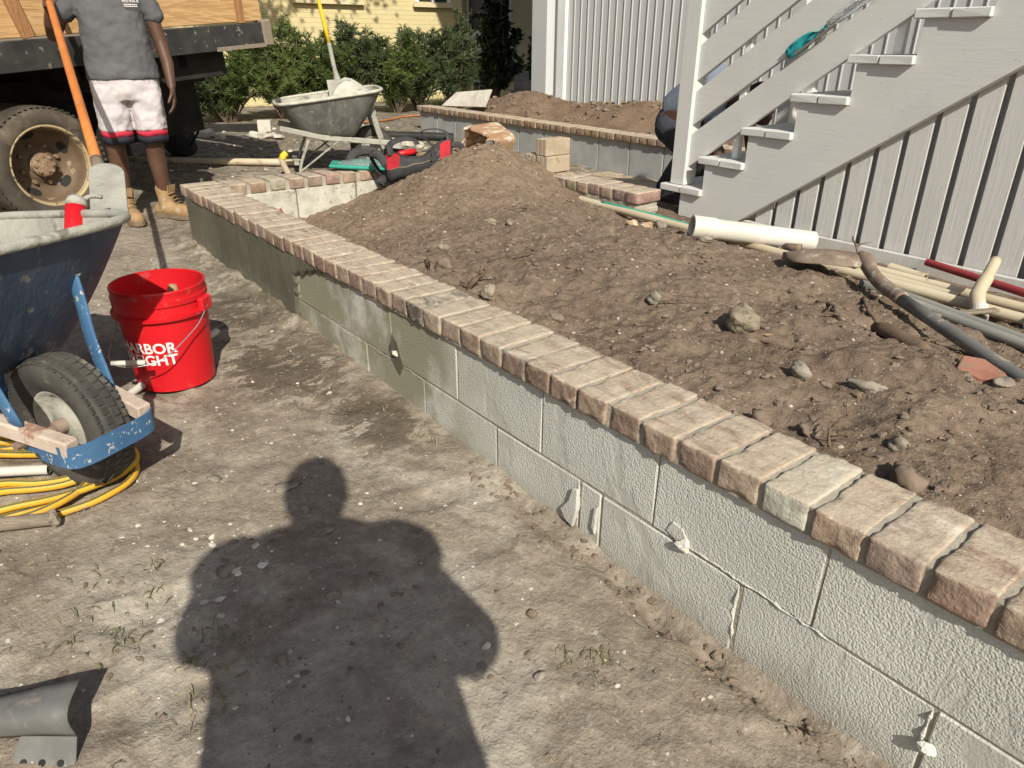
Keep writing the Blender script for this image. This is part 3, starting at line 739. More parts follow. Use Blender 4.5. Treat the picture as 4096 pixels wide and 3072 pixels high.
# squeezed-out mortar: ridge along the bed joint and dabs at the upright joints
def ridge(pts, r, seed, name='mortar_ridge', mat='block', flat=.5):
    rr = random.Random(seed); P = []
    for a, c in zip(pts[:-1], pts[1:]):
        a = Vector(a); c = Vector(c); n = max(2, int((c - a).length / .012))
        for k in range(n): P.append(a + (c - a) * k / n + Vector((rr.uniform(-.002, .002), rr.uniform(-.001, .001), rr.uniform(-.003, .003))))
    P.append(Vector(pts[-1])); rad = [r * .5 * rr.uniform(.3, 1.25) for _ in P]; rad[0] *= .2; rad[-1] *= .2
    b = MB(); b.tube(P, rad, 6); return b.build(name, MAT[mat], pw, smooth=True)
yf = WY + .0012
ridge([(-2.68, yf, .160), (-2.3, yf, .158), (-2.1, yf, .160), (-1.9, yf, .155)], .0055, 1, mat='mortar')
ridge([(-.80, yf, .166), (-.55, yf, .162), (-.42, yf, .158)], .0065, 3)
ridge([(-1.128, yf, .150), (-1.122, yf, .09), (-1.132, yf, .03)], .009, 7)
ridge([(-.635, yf, .150), (-.640, yf, .08), (-.63, yf, .0)], .008, 9)
ridge([(-.24, yf, .15), (-.245, yf, .06)], .010, 12)
def slab_chip(poly, name, mat, th=.012, y=None):
    """a flat broken piece standing on the block face"""
    b = MB(); M = Matrix(((1, 0, 0, 0), (0, 0, -1, (WY if y is None else y)), (0, 1, 0, 0), (0, 0, 0, 1)))
    b.prism(poly, 0, th, M); return b.build(name, MAT[mat], pw, bevel=.003)
slab_chip([(-1.185, .045), (-1.165, .02), (-1.135, .01), (-1.122, .07), (-1.122, .135), (-1.142, .13), (-1.155, .085)], 'mortar_chip', 'block', .012)
slab_chip([(-1.07, .05), (-1.055, .03), (-1.05, .12), (-1.062, .11)], 'mortar_chip', 'block', .009)
slab_chip([(-.835, .178), (-.80, .165), (-.765, .168), (-.79, .205), (-.82, .21)], 'mortar_chip', 'block', .004)
for cx, cz, s, m in ((-.782, .167, .015, 'pvc'), (-2.065, .196, .012, 'mortarpale'), (-.228, .075, .014, 'block')):
    b = MB(); b.rock((cx, WY - .006, cz), (s, s * .8, s), int(-cx * 1000), 10, 8, .3); b.build('mortar_dab', MAT[m], pw)
b = MB(); b.prism([(-2.12, .20), (-2.10, .16), (-2.05, .12), (-2.02, .165), (-2.055, .24), (-2.085, .27)], 0, .004, Matrix(((1, 0, 0, 0), (0, 0, -1, WY), (0, 1, 0, 0), (0, 0, 0, 1)))); b.build('plaster_smear', MAT['stucco'], pw, bevel=.002)
# fresh plaster coat over the far part, with a torn edge
def coat():
    nx, nz = 150, 34; x0, x1 = -4.475, -2.42; b = MB(); vs = []; ids = {}
    xs = np.linspace(x0, x1, nx); zs = np.linspace(-.02, ZT - HB - .009, nz)
    X, Z = np.meshgrid(xs, zs, indexing='ij')
    lim = -2.93 + .30 * np.clip((Z - .27) / .09, 0, 1) + .10 * fbm(Z * 14, X * 2, 81, 4, .6) + .05 * fbm(X * 30, Z * 30, 82, 3)
    th = .010 + .004 * fbm(X * 6, Z * 3, 83, 4) + .012 * np.clip((.14 - Z) / .14, 0, 1) * (1 + fbm(X * 9, Z * 9, 85, 3))
    inside = X < lim; th = np.where(inside, th, -.004)
    for i in range(nx):
        for k in range(nz): ids[i, k] = len(vs); vs.append((X[i, k], WY - th[i, k], Z[i, k]))
    fs = [(ids[i, k], ids[i + 1, k], ids[i + 1, k + 1], ids[i, k + 1]) for i in range(nx - 1) for k in range(nz - 1) if inside[i, k] or inside[i + 1, k] or inside[i, k + 1] or inside[i + 1, k + 1]]
    b.add(vs, fs)
    b.box(-4.487, -4.474, WY - .008, WY + .16, -.05, ZT - HB - .012)
    return b.build('plaster_coat', MAT['stucco'], pw, smooth=True)
coat()
# rear wall of the near bed, ending at the stairs
rw = empty('garden_wall', (0, 0, 0), 0, 'short brick-capped wall ending beside the foot of the stairs', 'wall')
x = -2.806
while x > -4.3:
    c = rb.choice(BR[:6]); place(rb.choice(BK_MID), 'brick', MAT['brick'], rw, (x, 3.125 + rb.uniform(-.006, .006), ZT - .0305 + rb.uniform(-.003, .003)), rz=rb.uniform(-.03, .03), color=tuple(v * rb.uniform(.8, 1.0) for v in c)); x -= .1005 + rb.uniform(-.002, .003)
b = MB(); mortar_strip(b, np.arange(-4.3, -2.77, .02), 3.035, 3.215, ZT - HB - .045, ZT - .010, 6, .008); b.build('mortar', MAT['mortar'], rw)
for a, c in ((-4.32, -3.95), (-3.95, -3.55), (-3.55, -3.15), (-3.15, -2.765)): block(rw, a + .004, c - .004, 3.05, 3.205, -.05, ZT - HB - .04, MAT['mortarpale'])
b = MB(); b.box(-2.80, -2.762, 3.042, 3.212, .30, ZT - HB - .038, .004); b.build('mortar_end', MAT['mortar'], rw)
# far wall across the walkway
fw_ = empty('garden_wall', (0, 0, 0), 0, 'long far brick-capped wall of smooth grey blocks beyond the walkway', 'wall')
x = -8.22
TAN = [(.33, .235, .15), (.37, .27, .175), (.29, .20, .135), (.35, .26, .19)]
while x < -2.2:
    place(rb.choice(BK_MID), 'brick', MAT['brickfar'], fw_, (x, 5.03 + rb.uniform(-.006, .006), .4 + .0008 * (x + 4) * -7), rz=rb.uniform(-.03, .03), color=rb.choice(TAN)); x += .101
b = MB(); b.box(-8.25, -2.3, 4.955, 5.11, .36, .418); b.build('mortar', MAT['mortar'], fw_)
xj = -8.26
while xj < -2.4:
    block(fw_, xj + .006, xj + .394, 4.962, 5.12, .0, .365, MAT['blockfar'], .004); xj += .40
b = MB(); b.box(-8.24, -2.3, 4.972, 5.11, .0, .36); b.build('joint_mortar', MAT['mortar'], fw_)
# walkway paving between the two walls
wk = tag(empty('walkway', (0, 0, 0)), kind='structure')
PV = [near_brick_mesh('paver', .195, .095, .05, 300 + k, (4, 3, 2), .0012) for k in range(3)]
b = MB(); b.box(-5.5, -2.2, 3.25, 4.95, -.1, .062); b.build('bedding_sand', MAT['earth'], wk)
ry = random.Random(4)
for iy in range(17):
    for ix in range(15):
        px_ = -2.35 - ix * .205 - (iy % 2) * .1; py_ = 3.31 + iy * .10
        if px_ < -5.15 or (px_ < -4.5 and ry.random() < .35): continue
        place(ry.choice(PV), 'paver', MAT['paver'], wk, (px_, py_, .062 + ry.uniform(-.004, .006)), rz=ry.uniform(-.02, .02))
# ---------------------------------------------------------------- stairs with railing and skirt
RISE, RUN, YS = .170, .2465, 3.25
SL = RISE / RUN
st = empty('staircase', (-2.6, 3.3, 0), 0, 'pale grey painted timber stairs with slanted railing boards and newel post', 'stairs')
def local(o):                     # keep world-space meshes while parenting to an offset empty
    o.location = tuple(-v for v in o.parent.location); return o
YZ = lambda y: Matrix(((1, 0, 0, 0), (0, 0, -1, y), (0, 1, 0, 0), (0, 0, 0, 1)))      # (x,z) polygon extruded towards -y
NT_ = 12
for k in range(NT_):
    x0 = -2.797 + RUN * k; zt = .455 + RISE * k
    for q, (a, c) in enumerate(((x0, x0 + .142), (x0 + .146, x0 + .288))):
        sk = .004 if q else .0
        b = MB()
        n = len(b.v); b.box(a, c, YS - sk, 4.30, zt - .036, zt, .004, None, .0012)
        # outer end of each plank is cut a touch askew
        b.v = [(v[0], v[1] - (.006 * (v[0] - x0) / .288 if v[1] < 3.4 else 0), v[2]) for v in b.v]
        local(b.build('tread', MAT['greypaint'], st))
def zline(x, x0, z0): return z0 + SL * (x - x0)
# cut stringers
def stringer(y, name):
    P = [(-2.655, .16), (-2.655, .417)]
    for k in range(NT_):
        xa = -2.62 + RUN * k
        if k: P.append((xa - .012, .455 + RISE * (k - 1) + .0)); P.append((xa - .012, .417 + RISE * k))
        P.append((xa + .11, .417 + RISE * k))
    x_end = -2.62 + RUN * NT_
    P.append((x_end, .417 + RISE * (NT_ - 1)))
    P.append((x_end, zline(x_end, -2.234, .342))); P.append((-2.234, .342)); P.append((-2.45, .16))
    # drop duplicate tread notches: saw-tooth edge
    Q = [(-2.655, .16), (-2.655, .417)]
    for k in range(NT_):
        xr = -2.655 + RUN * (k + 1) + .145 - RUN + .0
        xr = -2.509 + RUN * k
        Q.append((xr, .418 + RISE * k)); Q.append((xr, .418 + RISE * (k + 1)))
    xe = -2.509 + RUN * (NT_ - 1)
    Q[-1] = (xe, .418 + RISE * (NT_ - 1))
    Q.append((xe, zline(xe, -2.234, .342))); Q.append((-2.234, .342)); Q.append((-2.30, .30)); Q.append((-2.30, .16))
    b = MB(); b.prism(Q, 0, .040, YZ(y + .04)); return local(b.build(name, MAT['greypaint'], st))
stringer(3.264, 'stringer'); stringer(4.22, 'stringer')
# second board laid along the lower half of the stringer, its edge reads as a fine line
b = MB(); xa, xb = -2.42, .1
b.prism([(xa, zline(xa, -2.409, .327)), (xa + .12, zline(xa + .12, -2.234, .342) + .003), (xb, zline(xb, -2.234, .342) + .003), (xb, zline(xb, -2.409, .327))], 0, .006, YZ(3.264)); local(b.build('stringer_board', MAT['greypaint'], st))
# riser edge boards seen as thin uprights at each notch
for k in range(8):
    b = MB(); xr = -2.509 + RUN * k; b.box(xr - .0, xr + .02, 3.262, 4.25, .457 + RISE * k, .416 + RISE * (k + 1), .002)
    if k == 0 or k > 0: local(b.build('riser_edge', MAT['greypaintv'], st)) if False else None
# newel posts
def newel(x, y, w=.098, top=1.75, z0=.456):
    b = MB(); b.box(x, x + w, y, y + w, z0, top, .004); return local(b.build('newel_post', MAT['greypaintv'], st))
newel(-2.748, 3.276, .098); newel(-2.71, 4.16, .09, 1.7)
# three slanted railing boards, plus the upper one
def rail(zlo, zhi, x0=-2.65, x1=.3, y=3.30, th=.03, name='railing_board'):
    b = MB(); b.prism([(x0, zlo), (x1, zlo + SL * (x1 - x0)), (x1, zhi + SL * (x1 - x0)), (x0, zhi)], 0, th, YZ(y + th)); return local(b.build(name, MAT['greypaint'], st, bevel=.003))
for zlo, zhi in ((.555, .728), (.772, .943), (.994, 1.168), (1.217, 1.39)): rail(zlo, zhi)
rail(1.44, 1.62, name='handrail')
# uprights behind the railing boards
for k in range(7):
    xx = -2.40 + k * .37; z0 = .455 + RISE * max(0, math.floor((xx + 2.797) / RUN)) + .002
    b = MB(); b.box(xx, xx + .035, 3.334, 3.37, z0, zline(xx, -2.65, 1.60), .002); local(b.build('baluster', MAT['whitepaint'], st))
# skirt of upright boards under the stringer
sk = empty('stair_skirt', (-1.5, 3.3, 0), 0, 'skirting of spaced upright grey boards below the stairs', 'skirting')
xs_ = -2.185
k = 0
while xs_ < 1.2:
    w = .0855; x1 = xs_ + w
    zt0 = min(zline(xs_, -2.234, .342) + .05, 2.6); zt1 = min(zline(x1, -2.234, .342) + .05, 2.6)
    b = MB(); b.prism([(xs_, .325), (x1, .325), (x1, zt1), (xs_, zt0)], 0, .020, YZ(3.333)); o = b.build('skirt_board', MAT['greyrough'], sk); local(o)
    xs_ += .1141; k += 1
b = MB(); b.prism([(-2.30, .17), (1.3, .17), (1.3, .334), (-2.15, .334), (-2.235, .338), (-2.30, .30)], 0, .024, YZ(3.305)); local(b.build('base_board', MAT['greyrough'], sk, bevel=.003))
b = MB(); b.prism([(-2.28, .20), (1.3, .20), (1.3, zline(1.3, -2.234, .342)), (-2.2, .345)], 0, .012, YZ(3.372)); local(b.build('back_panel', MAT['greypaintv'], sk))
b = MB(); b.box(-2.3, 1.3, 3.36, 4.25, .16, .2); local(b.build('under_soil', MAT['clod'], sk))

# ---------------------------------------------------------------- grey house with upright siding
gh = empty('grey_house', (-5, 7, 0), 0, 'grey house wall with narrow upright siding strips behind the far bed', 'house')
HY = 6.50
b = MB(); b.box(-7.55, 8, HY, 14, .1, 6.2); local(b.build('wall', MAT['siding'], gh))
b = MB(); b.box(-7.78, -7.49, HY - .14, HY + .16, .1, 6.2, .004); local(b.build('corner_board', MAT['siding'], gh))
b = MB(); b.box(-7.40, -7.26, HY - .05, HY - .001, .1, 6.2, .003); local(b.build('trim_board', MAT['whitepaint'], gh))
b = MB(); b.box(-7.25, 4, HY - .03, HY - .001, .1, .44, .003); local(b.build('base_board', MAT['siding'], gh))
x = -7.15
while x < 0.2:
    b = MB(); b.box(x, x + .014, HY - .012, HY - .001, .441, 5, .003); local(b.build('batten', MAT['siding'], gh)); x += .1165
b = MB(); b.prism([(HY - .6, 6.2), (10.3, 8.6), (14.6, 6.2)], -8.2, 8.5, Matrix(((0, 0, 1, 0), (1, 0, 0, 0), (0, 1, 0, 0), (0, 0, 0, 1)))); local(b.build('roof', MAT['roof'], gh))

# ---------------------------------------------------------------- cream brick house behind the shrubs
ch = empty('cream_house', (-12.5, 4, 0), 0, 'cream painted brick house behind the row of shrubs', 'house')
CX = -12.5
b = MB(); b.box(-20, CX, -9, 8.52, .0, 3.3); local(b.build('wall', MAT['yellowbrick'], ch))
b = MB(); b.box(-20, CX - 1.3, 8.52, 16, .0, 3.3); local(b.build('porch_wall', MAT['cream'], ch))
b = MB(); b.prism([(-20.5, 3.3), (-16, 5.4), (CX + .6, 3.3)], -9.5, 16.5, Matrix(((1, 0, 0, 0), (0, 0, 1, 0), (0, 1, 0, 0), (0, 0, 0, 1)))); local(b.build('roof', MAT['roof'], ch))
for y0, y1 in ((2.2, 3.2), (5.30, 6.38), (7.55, 8.2), (-1.2, -.2), (-4, -3)):
    b = MB(); b.box(CX - .08, CX + .012, y0, y1, 1.82, 2.95); w_ = b.build('window', MAT['glass'], ch); local(w_)
    def sub(bb, nm, mt, w_=w_):
        o = bb.build(nm, MAT[mt], w_); return o
    bb = MB()
    for (a, c, d, e) in ((y0 - .05, y1 + .05, 2.95, 3.02), (y0 - .05, y0 + .02, 1.80, 2.95), (y1 - .02, y1 + .05, 1.80, 2.95), ((y0 + y1) / 2 - .02, (y0 + y1) / 2 + .02, 1.80, 2.95), (y0 + .02, y1 - .02, 2.36, 2.40)):
        bb.box(CX + .013, CX + .05, a, c, d, e)
    sub(bb, 'frame', 'whitepaint')
    bb = MB(); bb.box(CX + .013, CX + .09, y0 - .09, y1 + .09, 1.72, 1.79, .004); sub(bb, 'sill', 'cream')
for y0, y1 in ((9.55, 10.05), (10.12, 10.62)):
    b = MB(); b.box(CX - 1.35, CX - 1.29, y0, y1, 1.25, 2.6); w_ = b.build('window', MAT['glass'], ch); local(w_)
    bb = MB()
    for zz in (1.24, 1.68, 2.12): bb.box(CX - 1.285, CX - 1.26, y0 - .03, y1 + .03, zz, zz + .04)
    for yy in (y0 - .04, y1): bb.box(CX - 1.285, CX - 1.255, yy, yy + .04, 1.20, 2.6)
    bb.build('frame', MAT['whitepaint'], w_)
b = MB(); b.box(CX - 1.3, CX + .1, 8.6, 11.5, .1, .62); local(b.build('porch_floor', MAT['cream'], ch))
pr_ = empty('porch_railing', (-12.3, 8.8, .25), 0, 'white slanted stair railing on the cream house porch', 'railing')
b = MB(); b.tube([(-.02, -.24, .95), (.0, .22, 1.30), (0, .55, 1.30)], .03, 8); b.build('handrail', MAT['whitepaint'], pr_)
for yy, z1 in ((-.2, .97), (-.02, 1.1), (.2, 1.28), (.5, 1.28)):
    b = MB(); b.box(-.018, .018, yy - .018, yy + .018, 0, z1); b.build('baluster', MAT['whitepaint'], pr_)
bs = empty('block_stack', (-11.5, 9.05, .2), 0, 'pale step blocks stacked in the shade by the house corner', 'blocks')
for k, (w, z) in enumerate(((.62, 0), (.44, .16), (.28, .32))):
    b = MB(); b.box(-.2, .2, -w / 2, w / 2, z, z + .157, .008); b.build('block', MAT['debris'], bs)

# ---------------------------------------------------------------- shrubs
def leafy(b, p, d, L, w, rr):
    d = d.normalized(); a, n = frame_of(d); t = rr.uniform(0, 6.28); s = a * math.cos(t) + n * math.sin(t)
    m = p + d * L * .45 + (n * .1 * L)
    b.add([p, m + s * w, p + d * L, m - s * w], [(0, 1, 2), (0, 2, 3)])
def shrub(name, x, y, h, rad, nbr, leaves, mat, seed, label, group=None, L=.085, w=.0065, cat='shrub', per=16, lean=.5):
    rr = random.Random(seed); z0 = gz(x, y) - .03
    root = empty(name, (x, y, z0), 0, label, cat, group)
    bt = MB(); bl = MB(); budget = leaves; tips = []
    for k in range(nbr):
        a = rr.uniform(0, 6.28); r0 = rr.uniform(0, .10) * rad; r1 = rad * rr.uniform(.2, 1.0) ** .8; hh = h * rr.uniform(.45, 1.0) * (1 - .28 * (r1 / rad) ** 2)
        p0 = Vector((r0 * math.cos(a), r0 * math.sin(a), 0)); p3 = Vector((r1 * math.cos(a), r1 * math.sin(a), hh))
        p1 = p0.lerp(p3, .35) + Vector((rr.gauss(0, .04), rr.gauss(0, .04), hh * .08)); p2 = p0.lerp(p3, .7) + Vector((rr.gauss(0, .05), rr.gauss(0, .05), hh * .06))
        path = bez([p0, p1, p2, p3], 4); bt.tube(path, [.011 * (1 - .8 * i / (len(path) - 1)) + .002 for i in range(len(path))], 5)
        n = int(budget / nbr / per)
        for q in range(n):
            t = rr.uniform(.12, 1) ** .75 * (len(path) - 1.001); i = int(t); p = path[i].lerp(path[i + 1], t - i)
            tw = Vector((rr.gauss(0, 1), rr.gauss(0, 1), rr.uniform(.0, 1.3))).normalized(); ln = rr.uniform(.06, .20) * (1.15 - .6 * t / len(path))
            for s in range(per):
                u = s / per; pp = p + tw * ln * u
                ld = (tw * rr.uniform(.5, 1.1) + Vector((rr.gauss(0, .75), rr.gauss(0, .75), rr.gauss(.1, .6)))).normalized()
                leafy(bl, pp, ld, L * rr.uniform(.6, 1.15), w * rr.uniform(.8, 1.3), rr)
    bt.build('trunk', MAT['bark'], root); bl.build('crown', MAT[mat], root); return root
g_ = 'fine-leaved shrubs in front of the cream house'
SH = [(-10.0, 3.15, 1.0, .62, 'leaf1', 'wide low fine-leaved shrub under the truck bed end'), (-10.1, 3.95, 1.34, .55, 'leaf1', 'bright green fine-leaved shrub beside the truck bed end'), (-10.1, 4.55, 1.22, .42, 'leaf1', 'fine-leaved shrub just left of the yellow shovel handle'),
      (-10.3, 5.20, 1.40, .42, 'leaf2', 'twin-topped dark fine-leaved shrub right of the yellow shovel handle'), (-10.2, 5.75, 1.22, .40, 'leaf1', 'low fine-leaved shrub in the middle of the row'), (-10.4, 6.22, 1.32, .38, 'leaf2', 'spiky fine-leaved shrub right of the middle of the row'),
      (-10.3, 6.80, 1.50, .40, 'leaf2', 'tallest fine-leaved shrub at the right end of the row'), (-9.6, 2.3, .8, .6, 'leaf2', 'low shrub in the shade behind the truck')]
for k, (x, y, h, r, m, lb) in enumerate(SH): shrub('shrub', x, y, h * 1.0, r * 1.12, 34, 10500, m, 40 + k, lb, g_, .10, .0062)
shrub('broadleaf_shrub', -10.8, 8.02, 2.1, .46, 30, 2600, 'leafdark', 70, 'tall dark glossy broad-leaved shrub left of the grey house corner', None, .15, .032, per=8)
shrub('hedge_shrub', -11.9, 8.95, 1.15, .75, 30, 4200, 'leafhedge', 71, 'small-leaved green hedge behind the dark broad-leaved shrub', None, .06, .016, per=10)
shrub('hedge_shrub', -11.9, 10.0, 1.2, .75, 30, 4200, 'leafhedge', 72, 'hedge plant tucked behind the grey house corner', None, .06, .016, per=10)
b = MB(); rr = random.Random(3)
for k in range(2600):
    x = rr.uniform(-12.3, -10.6); y = rr.uniform(6.4, 8.7); z = gz(x, y); a = rr.uniform(0, 6.28); L = rr.uniform(.05, .11)
    b.add([(x - .004, y, z), (x + .004, y, z), (x + math.cos(a) * L * .5, y + math.sin(a) * L * .5, z + L)], [(0, 1, 2)])
tag(b.build('lawn_grass', MAT['grass']), 'strip of lawn grass by the cream house', 'grass', kind='stuff')
# spreading tree whose trunk stands behind the truck: its crown, above the picture, dapples the cream house
def tree(x, y, clusters, leaves, seed, label):
    rr = random.Random(seed); root = empty('shade_tree', (x, y, gz(x, y)), 0, label, 'tree')
    bt = MB(); bl = MB(); bt.tube(bez([(0, 0, -.2), (.05, .05, 1.4), (.1, .3, 2.8)], 6), [.17 - .006 * i for i in range(13)], 10)
    for (cx, cy, cz, r) in clusters:
        p1 = Vector((.1, .3, 2.7)); c = Vector((cx - x, cy - y, cz)); path = bez([p1, p1.lerp(c, .5) + Vector((0, 0, .35)), c], 6)
        bt.tube(path, [.09 * (1 - .75 * i / (len(path) - 1)) for i in range(len(path))], 7)
        for q in range(9):
            d = Vector((rr.gauss(0, 1), rr.gauss(0, 1), rr.gauss(.1, .5))).normalized() * r * rr.uniform(.5, 1); e = c + d
            bt.tube([path[-4], path[-4].lerp(e, .6) + Vector((0, 0, .08)), e], [.03, .02, .006], 5)
            for k in range(int(leaves / len(clusters) / 9)):
                p = path[-4].lerp(e, rr.uniform(.35, 1.1)) + Vector((rr.gauss(0, .2), rr.gauss(0, .2), rr.gauss(0, .16)))
                leafy(bl, p, Vector((rr.gauss(0, 1), rr.gauss(0, 1), rr.gauss(0, .5))), rr.uniform(.09, .16), rr.uniform(.025, .042), rr)
    bt.build('trunk', MAT['bark'], root); bl.build('crown', MAT['leafhedge'], root)
tree(-9.6, -.4, [(-8.9, .9, 4.6, .9), (-8.7, 2.0, 5.2, .9), (-8.6, 3.1, 4.7, .6), (-8.8, 4.9, 5.4, .6), (-8.7, 1.0, 5.8, .7), (-9.6, -1.2, 5, 1.0)], 7600, 91, 'tree behind the truck whose crown above the picture shades the cream house')
# ---------------------------------------------------------------- wheelbarrows
def sup(a, e=3.4):
    c, s = math.cos(a), math.sin(a); return math.copysign(abs(c) ** (2 / e), c), math.copysign(abs(s) ** (2 / e), s)
def wheelbarrow(name, loc, rz, label, tray_mat, in_mat, frame_mat, handle_mat, rim_mat, rimz=(.70, .11), guard=True, hend=-1.5):
    root = empty(name, loc, rz, label, 'wheelbarrow', None)
    N = 56
    def ring(t):                       # 0 floor .. 1 rim
        x0, x1 = -.66 + t * (-.86 + .66), -.22 + t ** 1.1 * (.03 + .22); hw = .20 + t ** .9 * .185
        cx, hl = (x0 + x1) / 2, (x1 - x0) / 2; out = []
        for k in range(N):
            c, s = sup(2 * math.pi * k / N, 4.2 + .6 * (1 - t)); xx = cx + hl * c
            zr = rimz[0] + rimz[1] * (xx - .03); zb_ = .315 + .06 * (-.2 - xx) * .5
            out.append((xx, hw * s * (1 - .10 * (-xx) * 0), zb_ + (zr - zb_) * (t ** 1.15)))
        return out
    def shell(off, ts, flip):
        vs = []; fs = []
        for t in ts:
            r = ring(t); c = (-.42, 0)
            for p in r:
                dx, dy = p[0] - c[0], p[1] - c[1]; l = math.hypot(dx, dy)
                vs.append((p[0] - dx / l * off, p[1] - dy / l * off, p[2] + (off if t < .99 else 0)))
        for i in range(len(ts) - 1):
            for k in range(N):
                q = (i * N + k, i * N + (k + 1) % N, (i + 1) * N + (k + 1) % N, (i + 1) * N + k); fs.append(q[::-1] if flip else q)
        c = len(vs); vs.append((-.42, 0, .32 + off)); fs += [((c, (k + 1) % N, k) if not flip else (c, k, (k + 1) % N)) for k in range(N)]
        return vs, fs
    ts = [0, .1, .25, .4, .55, .7, .85, 1]
    b = MB(); b.add(*shell(0, ts, False)); tray = b.build('tray', MAT[tray_mat], root, smooth=True)
    b = MB(); b.add(*shell(.006, ts, True)); b.build('tray_lining', MAT[in_mat], tray, smooth=True)
    r = [Vector(p) for p in ring(1)]; b = MB(); b.tube(r + [r[0], r[1]], .0135, 8, False); b.build('rolled_rim', MAT[rim_mat], tray, smooth=True)
    # handles
    for s in (-1, 1):
        b = MB(); P = [(.16, .105 * s, .235), (-.02, .125 * s, .255), (-.5, .20 * s, .315), (-1.15, .29 * s, .50), (-1.5, .30 * s, .56)] if hend < -1.2 else [(.16, .105 * s, .235), (-.02, .125 * s, .255), (-.5, .20 * s, .315), (hend, .245 * s, .40)]
        for (p, q) in zip(P[:-1], P[1:]):
            p = Vector(p); q = Vector(q); d = (q - p); M = Matrix.Translation(p) @ d.to_track_quat('X', 'Z').to_matrix().to_4x4()
            b.box(-.004, d.length + .004, -.020, .020, -.022, .022, .005, M)
        b.build('handle', MAT[handle_mat], root)
        # brace from handle to tray front
        b = MB(); pts = [(.005, .128 * s, .268), (-.035, .138 * s, .40), (-.055, .150 * s, .50), (-.075, .158 * s, .585)]
        b.tube(bez(pts, 5), .026, 8, True, None, .28, Vector((0, 1, 0))); o = b.build('brace', MAT[frame_mat], root, smooth=True)
        b = MB(); b.lathe([(.0, .012), (.010, .012), (.010, 0), (.014, 0), (.014, -.004)], 8, rotm((-.060, .157 * s, .572), 0, R(62), 0)); b.build('bolt', MAT['galv'], o)
        # leg
        b = MB(); b.tube(bez([(-.62, .215 * s, .30), (-.70, .225 * s, .12), (-.73, .225 * s, .015), (-.80, .225 * s, .012)], 5), .013, 8); b.build('leg', MAT[frame_mat], root, smooth=True)
        b = MB(); b.tube([(-.74, .225 * s, .03), (-.36, .19 * s, .29)], .008, 6); b.build('leg_strut', MAT[frame_mat], root)
        b = MB(); b.box(-.10, -.01, .085 * s - .004, .085 * s + .004, .16, .235, .002); b.build('axle_bracket', MAT[frame_mat], root)
    b = MB(); b.box(-.76, -.72, -.225, .225, .10, .125, .003); b.build('leg_crossbar', MAT[frame_mat], root)
    b = MB(); b.tube([(-.055, -.12, .19), (-.055, .12, .19)], .012, 8); b.build('axle', MAT['rust'], root)
    if guard:
        b = MB(); pts = bez([(.06, -.128, .215), (.155, -.125, .213), (.185, -.09, .212), (.19, 0, .212), (.185, .09, .212), (.155, .125, .213), (.06, .128, .215)], 6)
        vs = []; fs = []
        for p in pts:
            n = Vector((p.x - .05, p.y * .6, 0)).normalized()
            for dz, dn in ((-.028, 0), (.030, 0), (.030, -.005), (-.028, -.005)): vs.append(p + n * dn + Vector((0, 0, dz)))
        for i in range(len(pts) - 1):
            for q in range(4): fs.append((i * 4 + q, i * 4 + (q + 1) % 4, i * 4 + 4 + (q + 1) % 4, i * 4 + 4 + q))
        b.add(vs, fs); b.build('nose_guard', MAT[frame_mat], root, smooth=False)
    # wheel
    we = bpy.data.objects.new('wheel', None); COL.objects.link(we); we.parent = root; we.location = ((-.060, .040, .188) if guard else (0, 0, .192)); we.rotation_euler = (R(90), 0, 0); we.empty_display_size = .02
    b = MB(); b.lathe([(.0, -.02), (.045, -.02), (.05, -.012), (.085, -.012), (.098, -.034), (.106, -.034), (.106, .034), (.098, .034), (.085, .012), (.05, .012), (.045, .02), (0, .02)], 28); b.build('rim', MAT['caked'], we, smooth=True)
    b = MB(); b.lathe([(0, .05), (.018, .05), (.02, .02), (.03, .014), (.03, -.014), (.02, -.02), (.018, -.05), (0, -.05)], 16); b.build('hub', MAT['rust'], we, smooth=True)
    b = MB(); b.lathe([(.104, -.036), (.128, -.048), (.158, -.051), (.180, -.043), (.189, -.021), (.191, 0), (.189, .021), (.180, .043), (.158, .051), (.128, .048), (.104, .036)], 48); ty = b.build('tyre', MAT['rubber'], we, smooth=True)
    b = MB()                           # zig-zag tread blocks
    for k in range(46):
        for j, zz in enumerate((-.034, -.0115, .0115, .034)):
            a = 2 * math.pi * (k + (.5 if j % 2 else 0)) / 46; rr_ = .1895 - .0000 - (abs(zz) > .02) * .0075
            M = rotm((0, 0, 0), 0, 0, a) @ Matrix.Translation((rr_, 0, zz)) @ Matrix.Rotation(math.copysign(R(14) if abs(zz) > .02 else R(5), zz), 4, 'Y')
            b.box(-.002, .0035, -.0108, .0108, -.0102, .0102, .0015, M)
    b.build('tread_blocks', MAT['rubber'], ty, kind='stuff')
    return root
wb1 = wheelbarrow('wheelbarrow', (-2.04, .105, .046), R(27), 'blue wheelbarrow with navy tray and front wheel, nearest at the left edge', 'navy', 'caked', 'blue', 'pinkwood', 'caked')
wb2 = wheelbarrow('wheelbarrow', (-6.05, 3.20, gz(-6.05, 3.2) - .01), R(70), 'cement grey wheelbarrow heaped with mortar near the shrubs', 'greytray', 'caked', 'caked', 'caked', 'mortarpale', (.69, .12), True, -.84)
